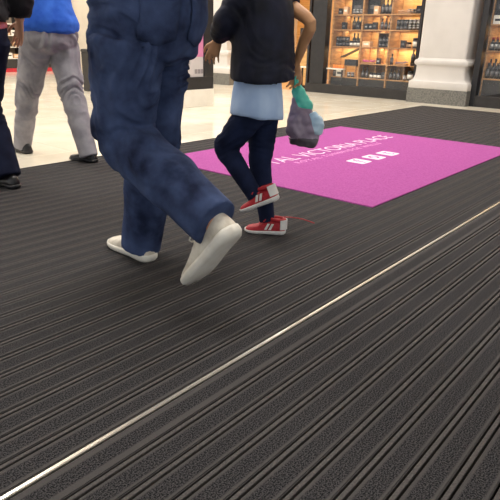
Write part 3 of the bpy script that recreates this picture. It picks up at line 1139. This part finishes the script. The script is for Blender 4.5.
def shoe(parent, heel, fwd, lat, L, W, H, m_up, m_sole, m_lace, style='trainer', name='shoe', label=None):
    """heel: back bottom of the sole; fwd: heel to toe; lat: to the wearer's right."""
    f = V(fwd).normalized()
    x = (V(lat) - f * V(lat).dot(f)).normalized()
    z = x.cross(f)
    h0 = V(heel)

    def T(px, py, pz):
        return h0 + x * px + f * py + z * pz

    hw = [(0.0, .16), (.006, .30), (.015, .43), (0.03, .56), (.06, .67), (.11, .75), (.25, .76), (.42, .78), (.58, .92), (.72, 1.0), (.84, .95), (.92, .78), (.96, .60), (.985, .40), (1.0, .14)]
    st_ = 0.085 * L if style == 'trainer' else 0.055 * L

    def sole_h(t):
        if style == 'dress':
            return (0.09 * L if t < 0.27 else 0.035 * L)
        return st_ * (1.25 - 0.35 * t)

    # upper
    hs = [(0.0, .55), (.03, .80), (.10, .97), (.25, .98), (.36, .92), (.48, .80), (.60, .64), (.74, .50), (.86, .44), (.94, .36), (.985, .22)]
    bm = nb()
    rings = []
    N = 14
    hwi = catmull(hw, 3)
    hsi = catmull(hs, 3)
    import bisect

    def interp(tab, t):
        for i in range(len(tab) - 1):
            if tab[i][0] <= t <= tab[i + 1][0]:
                q = (t - tab[i][0]) / max(1e-6, tab[i + 1][0] - tab[i][0])
                return tab[i][1] + q * (tab[i + 1][1] - tab[i][1])
        return tab[-1][1]

    ts = [0.003, .010, .022, .05, .1, .17, .25, .33, .4, .47, .54, .61, .68, .75, .82, .88, .93, .965, .985]
    for t in ts:
        w_ = interp(hwi, t) * W / 2 * .95
        hh = interp(hsi, t) * H
        zb = sole_h(t) * 0.7
        ring = []
        for k in range(N + 1):
            a = math.pi * k / N
            cx_ = math.cos(a)
            sx_ = math.sin(a)
            px = w_ * math.copysign(abs(cx_) ** .75, cx_)
            pz = zb + (hh - zb) * abs(sx_) ** .85
            if t < .42 and pz > hh * .55:
                px *= 1 - .22 * (pz - hh * .55) / (hh * .45)
            ring.append(bm.verts.new(T(px, t * L, pz)))
        rings.append(ring)
    for i in range(len(rings) - 1):
        for k in range(N):
            bm.faces.new((rings[i][k], rings[i][k + 1], rings[i + 1][k + 1], rings[i + 1][k]))
        bm.faces.new((rings[i][0], rings[i + 1][0], rings[i + 1][N], rings[i][N]))
    bm.faces.new(rings[0])
    bm.faces.new(rings[-1][::-1])
    up = obj(name, bm, m_up, parent, smooth=True)
    if label:
        up['label'] = label
    # sole
    bm = nb()
    outl = []
    tl = [0.0, .006, .015, .03, .06, .11, .18, .265, .275, .35, .5, .62, .72, .82, .88, .92, .96, .985, 1.0]
    for t in tl:
        outl.append((t, interp(hwi, t) * W / 2 * 1.04))
    rows = []
    for t, w_ in outl:
        lift = max(0, t - .8) ** 2 * 0.25 * L
        lo = lift
        if style == 'dress' and 0.275 <= t < .5:
            lo += 0.04 * L
        hi = sole_h(t) + lift * .8 + (0.04 * L if style == 'dress' and 0.275 <= t < .5 else 0)
        y_ = -0.012 * L + t * L * 1.02
        md = lo + (hi - lo) * .35
        ci = y_ * .94 + .03 * L
        rows.append([bm.verts.new(T(*q)) for q in ((-w_ * .97, y_, hi), (-w_ * 1.02, y_, lo + (hi - lo) * .7), (-w_ * .99, y_, md), (-w_ * .88, ci, lo), (w_ * .88, ci, lo), (w_ * .99, y_, md), (w_ * 1.02, y_, lo + (hi - lo) * .7), (w_ * .97, y_, hi))])
    for a, b in zip(rows[:-1], rows[1:]):
        for k in range(8):
            bm.faces.new((a[k], a[(k + 1) % 8], b[(k + 1) % 8], b[k]))
    bm.faces.new(rows[0])
    bm.faces.new(rows[-1][::-1])
    obj('sole', bm, m_sole, up, smooth=True)
    if style == 'trainer':
        bm = nb()
        for t in (.42, .49, .56, .63):
            w_ = interp(hwi, t) * W / 2 * .62
            hh = interp(hsi, t) * H
            pts = [T(-w_, (t - .02) * L, hh * .86), T(-w_ * .5, t * L, hh * 1.0), T(0, (t + .01) * L, hh * 1.05), T(w_ * .5, t * L, hh * 1.0), T(w_, (t - .02) * L, hh * .86)]
            tube(bm, [tuple(p) for p in pts], .0042, 6, 3)
        for sg in (-1, 1):                            # bow loops
            pts = [T(0, .50 * L, H * .84), T(sg * .018, .48 * L, H * .96), T(sg * .032, .51 * L, H * .88), T(sg * .016, .53 * L, H * .82), T(0, .50 * L, H * .84)]
            tube(bm, [tuple(p) for p in pts], .003, 6, 3)
        obj('laces', bm, m_lace, up)
        # padded collar and heel tab
        bm = nb()
        pts = []
        for k in range(13):
            a = math.radians(35 + 290 * k / 12)
            pts.append(tuple(T(W * .30 * math.sin(a), (.19 - .19 * -math.cos(a) * -1) * L if False else (.20 + .17 * math.cos(a)) * L, H * (.96 + .02 * math.cos(a)))))
        tube(bm, pts, .009, 8, 2)
        obj('collar', bm, m_lace if style == 'dress' else m_up, up)
    return up, T


def folds(knees, amp=0.006, fz=26.0, seed=0.0, base=0.0025, hems=()):
    """Cloth folds: fine cross creases that grow towards the bends."""
    ks = [V(k) for k in knees]
    hm = [V(k) for k in hems]

    def fn(p):
        d = min((p - k).length for k in ks)
        g_ = math.exp(-(d / 0.16) ** 2)
        n1 = noise.noise(V((p.x * 7 + seed, p.y * 7, p.z * fz + 5 * noise.noise(V((p.x * 5, p.y * 5, p.z * 4 + seed))))))
        n2 = noise.noise(V((p.x * 9 + 3, p.y * 9 + seed, p.z * 9)))
        rg = .5 - 2.0 * abs(n1)
        k_ = 1.0
        for h in hm:
            k_ = min(k_, max(.15, min(1, ((p - h).length - .08) / .15)))
        return k_ * (rg * (base * .6 + amp * .6 * g_) + n2 * base * 1.3)
    return fn


def leg(bm, hip, knee, ankle, rt, rk, ra, lat, ext=0.02, bulge=0.0):
    hip, knee, ankle = V(hip), V(knee), V(ankle)
    m1 = hip.lerp(knee, .45)
    m2 = knee.lerp(ankle, .38)
    back = V((0, -1, 0)) * bulge
    end = ankle + (ankle - knee).normalized() * ext
    loft(bm, [(*hip, rt, rt * 1.12), (*m1, rt * .93, rt * 1.0), (*hip.lerp(knee, .8), rk * 1.12, rk * 1.14), (*knee, rk, rk * 1.05),
              (*(m2 + back), (rk + ra) / 2 * 1.05, (rk + ra) / 2 * 1.08), (*ankle, ra, ra * 1.05), (*end, ra, ra * 1.06)], lat, 20, 4)


def skin_leg(bm, hip, knee, ankle, rt, rk, ra, lat):
    leg(bm, hip, knee, ankle, rt, rk, ra, lat, 0.0)


# ---------- person 1: man in blue jeans, mid-stride, left foot swinging behind
def man_in_jeans():
    p = empty('person', (1.36, 1.66, 0))
    LAT = (1, 0, 0)
    F = V((0, 1, 0))
    hr, kr, ar = (1.455, 1.675, .91), (1.450, 1.728, .50), (1.440, 1.818, .085)
    hl, kl, al = (1.265, 1.625, .90), (1.262, 1.675, .560), (1.250, 1.215, .350)
    # jeans
    bm = nb()
    loft(bm, [(1.362, 1.64, .79, .10, .09), (1.362, 1.65, .84, .190, .150), (1.362, 1.635, .93, .204, .176), (1.362, 1.625, 1.02, .208, .190), (1.362, 1.65, 1.10, .19, .165)], LAT, 24, 4)
    leg(bm, hr, kr, ar, .114, .096, .086, LAT, .045)
    leg(bm, hl, kl, al, .126, .100, .086, LAT, .015)
    ball(bm, (1.285, 1.545, .975), .09, .075, .11)
    ball(bm, (1.435, 1.545, .975), .09, .075, .11)
    jeans = organic('jeans', bm, .0075, 5, DENIM, p, folds([kr, kl, (1.27, 1.47, .82), (1.45, 1.56, .82), (1.2, 1.6, .88)], .019, 15, 1.0, .008, (ar, al)))
    # back pockets laid on the seat
    bv = BVHTree.FromPolygons([v.co.copy() for v in jeans.data.vertices], [tuple(q.vertices) for q in jeans.data.polygons])
    o_ = wloc(p)
    for cx in (1.275, 1.445):
        bm = nb()
        grid = []
        for j in range(8):
            rowv = []
            for i in range(7):
                u = (i / 6 - .5) * .125 * (1 - .12 * j / 7)
                w_ = 1.03 - j / 7 * .13 - (0.022 * (1 - abs(i / 3 - 1)) if j == 7 else 0)
                hit = bv.ray_cast(V((cx + u, 1.0, w_)) - o_, V((0, 1, 0)))
                q = hit[0] + o_ if hit[0] else V((cx + u, 1.45, w_))
                rowv.append(bm.verts.new(q + V((0, -.0035, 0))))
            grid.append(rowv)
        for j in range(7):
            for i in range(6):
                bm.faces.new((grid[j][i], grid[j][i + 1], grid[j + 1][i + 1], grid[j + 1][i]))
        pk = obj('pocket', bm, DENIM, jeans, smooth=True)
        sd = pk.modifiers.new('thick', 'SOLIDIFY')
        sd.thickness = .004
    # body
    bm = nb()
    loft(bm, [(1.362, 1.630, .84, .12, .10), (1.362, 1.630, .95, .16, .12), (1.362, 1.640, 1.12, .145, .105), (1.362, 1.660, 1.32, .175, .12), (1.362, 1.670, 1.45, .165, .09), (1.362, 1.680, 1.50, .06, .06), (1.362, 1.700, 1.60, .055, .06)], LAT, 20, 4)
    for (h, k, a) in ((hr, kr, ar), (hl, kl, al)):
        leg(bm, h, k, a, .085, .06, .042, LAT, .02)
    head_parts(bm, (1.362, 1.730, 1.69), F, 1.0)
    sl, sr = V((1.175, 1.66, 1.42)), V((1.55, 1.66, 1.42))
    el, er = V((1.13, 1.62, 1.17)), V((1.60, 1.60, 1.17))
    wl, wr = V((1.20, 1.84, 1.27)), V((1.54, 1.84, 1.27))
    for s_, e_, w_ in ((sl, el, wl), (sr, er, wr)):
        loft(bm, [(*s_, .055, .055), (*s_.lerp(e_, .5), .047, .05), (*e_, .040, .042), (*e_.lerp(w_, .4), .040, .042), (*w_, .028, .024)], LAT, 14, 3)
    hand_parts(bm, wl, (0, .8, .4), (0.2, -.4, .8), (1, 0, 0), 1.0, .5)
    hand_parts(bm, wr, (0, .8, .4), (-0.2, -.4, .8), (-1, 0, 0), 1.0, .5)
    organic('body', bm, .006, 2, SKIN, p)
    face_bits(p, (1.362, 1.730, 1.69), F, 1.0, HAIRD, False)
    # black jacket
    bm = nb()
    loft(bm, [(1.362, 1.620, 1.055, .222, .202), (1.362, 1.622, 1.07, .222, .200), (1.362, 1.645, 1.15, .190, .150), (1.362, 1.660, 1.32, .205, .150), (1.362, 1.670, 1.44, .185, .115), (1.362, 1.680, 1.50, .08, .08), (1.362, 1.690, 1.535, .072, .075)], LAT, 24, 4)
    for s_, e_, w_ in ((sl, el, wl), (sr, er, wr)):
        loft(bm, [(*s_, .075, .075), (*s_.lerp(e_, .5), .066, .068), (*e_, .058, .060), (*e_.lerp(w_, .5), .054, .054), (*e_.lerp(w_, .92), .042, .040)], LAT, 16, 3)
    organic('jacket', bm, .010, 4, BLACKJ, p, folds([tuple(el), tuple(er), (1.36, 1.6, 1.1)], .010, 22, 4.0))
    # shoes
    shoe(p, (1.425, 1.735, 0.0015), (.03, .33, 0), (1, 0, 0), .315, .112, .105, CREAML, CREAMS, CREAMS, label='cream trainer planted flat on the matting')
    shoe(p, (1.250, 1.098, .325), (.02, .235, -.262), (1, 0, 0), .345, .128, .118, CREAML, CREAMS, CREAMS, label='cream trainer swinging up behind, toe down')
    tag(p, 'person in blue jeans and cream trainers striding over the matting, nearest of the walkers', 'person')


man_in_jeans()


# ---------- person 2: child in dark jacket, pale blue shirt and red trainers
def child():
    p = empty('person', (2.04, 1.67, 0))
    F = V((-.28, .96, 0)).normalized()
    LT = V((F.y, -F.x, 0))
    lat = tuple(LT)
    hr, kr, ar = (2.105, 1.690, .60), (2.085, 1.690, .345), (2.090, 1.640, .075)
    hl, kl, al = (1.990, 1.665, .60), (1.940, 1.790, .425), (1.965, 1.625, .225)
    bm = nb()
    loft(bm, [(2.05, 1.68, .54, .06, .06), (2.05, 1.68, .59, .105, .095), (2.05, 1.68, .66, .118, .10), (2.05, 1.685, .75, .108, .09)], lat, 20, 4)
    leg(bm, hr, kr, ar, .068, .052, .038, lat, .02)
    leg(bm, hl, kl, al, .066, .052, .038, lat, .02)
    organic('leggings', bm, .006, 4, LEGGING, p, folds([kr, kl], .007, 34, 2.0, .003, (ar, al)))
    # body
    c = V((2.05, 1.68, 0))
    bm = nb()
    loft(bm, [(2.05, 1.68, .60, .08, .07), (2.05, 1.685, .72, .105, .08), (2.05, 1.69, .90, .105, .08), (2.05, 1.69, 1.05, .12, .085), (2.05, 1.69, 1.135, .11, .065), (2.045, 1.70, 1.17, .042, .045), (2.04, 1.71, 1.23, .038, .042)], lat, 18, 4)
    for (h, k, a) in ((hr, kr, ar), (hl, kl, al)):
        leg(bm, h, k, a, .052, .038, .028, lat, .02)
    hc = V((2.03, 1.735, 1.31))
    head_parts(bm, hc, F, .92)
    sl = c + LT * -.135 + V((0, .01, 1.105))
    el = V((1.885, 1.735, .985))
    wl = V((1.935, 1.835, .905))
    sr = c + LT * .165 + V((0, 0, 1.11))
    er = V((2.215, 1.530, .985))
    wr = V((2.270, 1.640, .800))
    for s_, e_, w_ in ((sl, el, wl), (sr, er, wr)):
        loft(bm, [(*s_, .038, .038), (*s_.lerp(e_, .5), .032, .033), (*e_, .026, .028), (*e_.lerp(w_, .4), .026, .027), (*w_, .020, .017)], lat, 14, 3)
    hand_parts(bm, wl, (-.1, .35, -.9), (-.5, .8, .2), (1, 0, 0), .72, .4)
    hand_parts(bm, wr, (0.03, -.12, -.95), (-.3, .9, 0), (-1, 0, 0), .74, 1.6)
    organic('body', bm, .0045, 2, SKIN2, p)
    face_bits(p, hc, F, .92, HAIRB, True)
    # pale blue shirt tail
    bm = nb()
    loft(bm, [(2.035, 1.675, .575, .144, .120), (2.035, 1.675, .588, .145, .121), (2.04, 1.68, .65, .138, .116), (2.045, 1.685, .74, .126, .104), (2.05, 1.69, .82, .115, .092), (2.05, 1.69, 1.0, .115, .09)], lat, 24, 4)

    def hem(q):
        n1 = noise.noise(V((q.x * 13, q.y * 13, q.z * 3)))
        return n1 * .009 * max(0.2, 1 - (q.z - .57) / .2)
    sh = organic('shirt', bm, .007, 4, LBLUE, p, hem)
    for v in sh.data.vertices:                      # the shirt tail hangs lower on the right
        zz = v.co.z
        v.co.z -= (v.co.dot(LT) + .02) * .22 * max(0.0, min(1.0, (.74 - zz) / .12))
    # dark jacket
    bm = nb()
    loft(bm, [(2.060, 1.670, .745, .182, .140), (2.060, 1.670, .76, .184, .142), (2.062, 1.672, .86, .176, .138), (2.062, 1.675, .98, .172, .132), (2.06, 1.68, 1.07, .166, .118), (2.05, 1.69, 1.14, .120, .085), (2.045, 1.70, 1.175, .058, .06), (2.045, 1.70, 1.20, .056, .058)], lat, 24, 4)
    loft(bm, [(*sl, .062, .062), (*sl.lerp(el, .5), .060, .060), (*el, .054, .056), (*el.lerp(wl, .55), .050, .050), (*el.lerp(wl, .9), .040, .040)], lat, 16, 3)
    s2 = sr.lerp(er, .50)
    loft(bm, [(*sr, .058, .058), (*sr.lerp(er, .35), .052, .052), (*s2, .048, .048)], lat, 16, 3)
    jk = organic('jacket', bm, .008, 4, NAVYJ, p, folds([tuple(el), (2.0, 1.58, .9), (2.1, 1.6, .8)], .009, 18, 6.0, .003))
    # zip-less back seam
    # shoes
    for (heel, fwd, lt, lb) in (((2.128, 1.548, .0015), (-.10, .165, 0), LT, 'red and white trainer planted on the matting with loose lace'),
                                ((2.000, 1.500, .215), (-.06, .17, -.085), LT, 'red and white trainer lifted off the ground')):
        up, T = shoe(p, heel, fwd, tuple(lt), .205, .082, .078, REDSH, WHITES, REDSH, label=lb)
        L, W, H = .205, .082, .078
        for sg in (-1, 1):                          # white side flashes
            bm = nb()
            for t0 in (.34, .44):
                q = [(sg * W * .405, t0, .34), (sg * W * .40, t0 + .06, .34), (sg * W * .345, t0 - .01, .72), (sg * W * .35, t0 - .07, .72)]
                lo = [bm.verts.new(T(a, b * L, c_ * H)) for a, b, c_ in q]
                hi = [bm.verts.new(T(a + sg * .006, b * L, c_ * H)) for a, b, c_ in q]
                bm.faces.new(lo[::-1])
                bm.faces.new(hi)
                for k in range(4):
                    bm.faces.new((lo[k], lo[(k + 1) % 4], hi[(k + 1) % 4], hi[k]))
            obj('side_stripe', bm, WHITES, up)
        bm = nb()
        rr = []
        for z_ in (.35, .60, .85, .98):
            rr.append([bm.verts.new(T(W * .38 * math.sin(a) * (1.03 - .12 * z_), (.17 - .19 * math.cos(a)) * L, z_ * H)) for a in [math.radians(-75 + 15 * k) for k in range(11)]])
        for a, b in zip(rr[:-1], rr[1:]):
            for k in range(10):
                bm.faces.new((a[k], a[k + 1], b[k + 1], b[k]))
        ht = obj('heel_tab', bm, WHITES, up)
        sd = ht.modifiers.new('thick', 'SOLIDIFY')
        sd.thickness = .004
        sd.offset = 1
        if heel[2] < .01:
            bm = nb()
            e0 = T(.0, .34 * L, H * .85)
            tube(bm, [tuple(e0), (2.16, 1.60, .07), (2.185, 1.545, .075), (2.215, 1.500, .068), (2.245, 1.455, .052)], .0028, 6, 4)
            obj('loose_lace', bm, REDSH, up)
    tag(p, 'child in dark jacket, pale blue shirt and red trainers walking beside the jeans wearer', 'person')
    return wr


wr = child()

# ---------- the child's carrier bag
bag = empty('carrier_bag', (2.26, 1.575, .43))
tag(bag, 'small teal, grey and pale blue plastic carrier bag swinging beside the child', 'bag')
bc = V((2.265, 1.568, .43))


def crumple(p):
    return .010 * noise.noise(p * 18) + .006 * noise.noise(p * 41)


LB_ = (.62, -.78, 0)
bm = nb()
loft(bm, [(bc.x, bc.y + .005, .445, .070, .034), (bc.x, bc.y, .47, .082, .042), (bc.x, bc.y + .012, .54, .078, .044), (bc.x - .004, bc.y + .025, .60, .055, .032), (bc.x - .004, bc.y + .040, .66, .028, .018)], LB_, 20, 5)
organic('bag_body', bm, .006, 2, GREYPL, bag, crumple)
bm = nb()
loft(bm, [(bc.x + .01, bc.y + .020, .585, .056, .034), (bc.x + .005, bc.y + .022, .61, .052, .036), (bc.x, bc.y + .032, .65, .036, .026), (bc.x, bc.y + .055, .70, .022, .015), (wr.x, wr.y - .012, .735, .012, .010)], LB_, 16, 5)
organic('bag_top', bm, .005, 2, TEAL, bag, crumple)
bm = nb()
loft(bm, [(bc.x + .035, bc.y - .045, .475, .036, .030), (bc.x + .035, bc.y - .040, .53, .042, .036), (bc.x + .022, bc.y - .018, .585, .030, .030)], LB_, 16, 5)
organic('bag_panel', bm, .005, 2, PALEPL, bag, crumple)
bm = nb()
loft(bm, [(bc.x, bc.y + .005, .425, .062, .034), (bc.x, bc.y, .455, .078, .0425), (bc.x, bc.y, .468, .080, .043)], LB_, 20, 4)
organic('bag_bottom', bm, .006, 2, DARKPL, bag, crumple)
bm = nb()
tube(bm, [(bc.x, bc.y + .05, .70), (wr.x + .012, wr.y - .02, .735), (wr.x + .004, wr.y - .012, .758), (wr.x - .012, wr.y - .01, .735), (bc.x - .008, bc.y + .05, .70)], .0045, 8, 5)
obj('handle', bm, TEAL, bag, smooth=True)


# ---------- person 3: grey trousers, royal blue top
def grey_person():
    p = empty('person', (2.35, 3.95, 0))
    LAT = (1, 0, 0)
    F = V((0, 1, 0))
    hr, kr, ar = (2.44, 3.915, .89), (2.435, 3.83, .49), (2.43, 3.675, .085)
    hl, kl, al = (2.27, 3.955, .88), (2.265, 4.165, .485), (2.27, 4.345, .085)
    bm = nb()
    loft(bm, [(2.352, 3.94, .79, .09, .09), (2.352, 3.935, .84, .185, .16), (2.352, 3.93, .92, .20, .18), (2.352, 3.94, 1.00, .18, .16), (2.352, 3.94, 1.06, .16, .14)], LAT, 24, 4)
    leg(bm, hr, kr, ar, .112, .086, .070, LAT, .045)
    leg(bm, hl, kl, al, .112, .086, .070, LAT, .045)
    ball(bm, (2.275, 3.845, .90), .09, .08, .11)
    ball(bm, (2.43, 3.835, .90), .09, .08, .11)
    organic('trousers', bm, .009, 5, GREYTR, p, folds([kr, kl, (2.43, 3.8, .8), (2.3, 3.85, .82)], .024, 15, 9.0, .007, (ar, al)))
    bm = nb()
    loft(bm, [(2.352, 3.94, .84, .12, .10), (2.352, 3.94, .95, .16, .12), (2.352, 3.95, 1.12, .145, .105), (2.352, 3.97, 1.32, .170, .115), (2.352, 3.98, 1.43, .155, .085), (2.352, 3.99, 1.48, .055, .058), (2.352, 4.00, 1.57, .052, .056)], LAT, 20, 4)
    for (h, k, a) in ((hr, kr, ar), (hl, kl, al)):
        leg(bm, h, k, a, .085, .058, .040, LAT, .02)
    head_parts(bm, (2.352, 4.03, 1.66), F, .98)
    sl, sr = V((2.165, 3.96, 1.40)), V((2.54, 3.98, 1.40))
    el, er = V((2.13, 4.03, 1.17)), V((2.58, 4.02, 1.17))
    wl, wr_ = V((2.27, 4.20, 1.28)), V((2.45, 4.20, 1.28))
    for s_, e_, w_ in ((sl, el, wl), (sr, er, wr_)):
        loft(bm, [(*s_, .053, .053), (*s_.lerp(e_, .5), .045, .048), (*e_, .038, .040), (*e_.lerp(w_, .4), .038, .040), (*w_, .027, .023)], LAT, 14, 3)
    hand_parts(bm, wl, (.2, .8, .5), (.3, 0, .9), (1, 0, 0), .95, .5)
    hand_parts(bm, wr_, (-.2, .8, .5), (-.3, 0, .9), (-1, 0, 0), .95, .5)
    organic('body', bm, .006, 2, SKIN, p)
    face_bits(p, (2.352, 4.03, 1.66), F, .98, HAIRB, False)
    bm = nb()
    loft(bm, [(2.352, 3.930, .975, .222, .205), (2.352, 3.930, .99, .222, .204), (2.352, 3.945, 1.12, .195, .160), (2.352, 3.97, 1.32, .195, .145), (2.352, 3.98, 1.43, .175, .105), (2.352, 3.99, 1.48, .075, .075), (2.352, 3.995, 1.51, .066, .068)], LAT, 24, 4)
    for s_, e_, w_ in ((sl, el, wl), (sr, er, wr_)):
        loft(bm, [(*s_, .075, .075), (*s_.lerp(e_, .4), .068, .07), (*s_.lerp(e_, .75), .064, .066)], LAT, 16, 3)
    organic('top', bm, .010, 4, BLUEP, p, folds([(2.35, 3.8, 1.05), tuple(el), tuple(er)], .008, 18, 3.0))
    shoe(p, (2.448, 3.60, .0015), (-.03, .28, 0), (1, 0, 0), .285, .10, .085, BLACKL, JBLACK, JBLACK, style='dress', label='black leather shoe on the edge of the matting')
    shoe(p, (2.27, 4.245, .0015), (0, .28, .01), (1, 0, 0), .285, .10, .085, BLACKL, JBLACK, JBLACK, style='dress', label='black leather shoe stepping onto the cream tiles')
    tag(p, 'person in grey trousers and royal blue top stepping onto the cream tiles', 'person')


grey_person()


# ---------- person 4: at the left edge of the picture, dark trousers and coat
def edge_person():
    p = empty('person', (1.56, 3.50, 0))
    LAT = (1, 0, 0)
    F = V((0, 1, 0))
    hr, kr, ar = (1.66, 3.40, .89), (1.65, 3.57, .50), (1.635, 3.385, .115)
    hl, kl, al = (1.49, 3.45, .89), (1.48, 3.75, .50), (1.48, 3.93, .085)
    bm = nb()
    loft(bm, [(1.575, 3.425, .79, .09, .09), (1.575, 3.425, .84, .175, .14), (1.575, 3.420, .92, .185, .155), (1.575, 3.425, 1.02, .17, .14), (1.575, 3.425, 1.06, .165, .135)], LAT, 24, 4)
    leg(bm, hr, kr, ar, .105, .088, .082, LAT, .055)
    leg(bm, hl, kl, al, .105, .088, .082, LAT, .05)
    organic('trousers', bm, .010, 5, NAVYTR, p, folds([kr, kl], .014, 20, 12.0, .004, (ar, al)))
    bm = nb()
    loft(bm, [(1.575, 3.425, .84, .12, .10), (1.575, 3.425, .95, .155, .115), (1.575, 3.435, 1.12, .14, .10), (1.575, 3.51, 1.32, .170, .115), (1.575, 3.52, 1.44, .155, .085), (1.575, 3.53, 1.49, .055, .058), (1.575, 3.55, 1.58, .052, .056)], LAT, 20, 4)
    for (h, k, a) in ((hr, kr, ar), (hl, kl, al)):
        leg(bm, h, k, a, .082, .056, .040, LAT, .02)
    head_parts(bm, (1.575, 3.58, 1.67), F, .98)
    sl, sr = V((1.385, 3.50, 1.41)), V((1.77, 3.49, 1.41))
    el, er = V((1.34, 3.45, 1.16)), V((1.845, 3.37, 1.15))
    wl, wr_ = V((1.36, 3.62, .95)), V((1.850, 3.405, .985))
    for s_, e_, w_ in ((sl, el, wl), (sr, er, wr_)):
        loft(bm, [(*s_, .053, .053), (*s_.lerp(e_, .5), .045, .048), (*e_, .038, .040), (*e_.lerp(w_, .4), .038, .040), (*w_, .028, .024)], LAT, 14, 3)
    hand_parts(bm, wl, (0, .3, -.95), (.2, .9, .3), (1, 0, 0), 1.0, .4)
    hand_parts(bm, wr_, (0, .28, -.95), (-.1, .9, .3), (-1, 0, 0), 1.0, .35)
    organic('body', bm, .005, 2, SKIN, p)
    face_bits(p, (1.575, 3.58, 1.67), F, .98, HAIRD, False)
    bm = nb()
    loft(bm, [(1.575, 3.425, .945, .190, .158), (1.575, 3.425, .96, .190, .158), (1.575, 3.430, 1.05, .175, .140), (1.575, 3.435, 1.15, .16, .12)], LAT, 24, 4)
    organic('top', bm, .010, 3, PATT, p)
    bm = nb()
    loft(bm, [(1.575, 3.425, 1.00, .205, .175), (1.575, 3.425, 1.015, .205, .173), (1.575, 3.430, 1.12, .19, .15), (1.575, 3.51, 1.32, .20, .15), (1.575, 3.52, 1.44, .18, .11), (1.575, 3.53, 1.49, .08, .08), (1.575, 3.54, 1.52, .07, .072)], LAT, 24, 4)
    for s_, e_, w_ in ((sl, el, wl), (sr, er, wr_)):
        loft(bm, [(*s_, .075, .075), (*s_.lerp(e_, .5), .068, .07), (*e_, .082, .080), (*e_.lerp(w_, .5), .078, .076), (*e_.lerp(w_, .90), .062, .060)], LAT, 16, 3)
    organic('jacket', bm, .010, 4, BLACKJ, p, folds([tuple(el), tuple(er), (1.57, 3.4, 1.1)], .010, 20, 14.0))
    shoe(p, (1.635, 3.270, .0015), (0, .28, 0), (1, 0, 0), .295, .105, .09, BLACKL, JBLACK, JBLACK, style='dress', label='black leather shoe on the matting')
    shoe(p, (1.48, 3.83, .0015), (0, .28, .0), (1, 0, 0), .295, .105, .09, BLACKL, JBLACK, JBLACK, style='dress')
    tag(p, 'person in dark trousers and black jacket at the left picture edge, hand hanging', 'person')


edge_person()
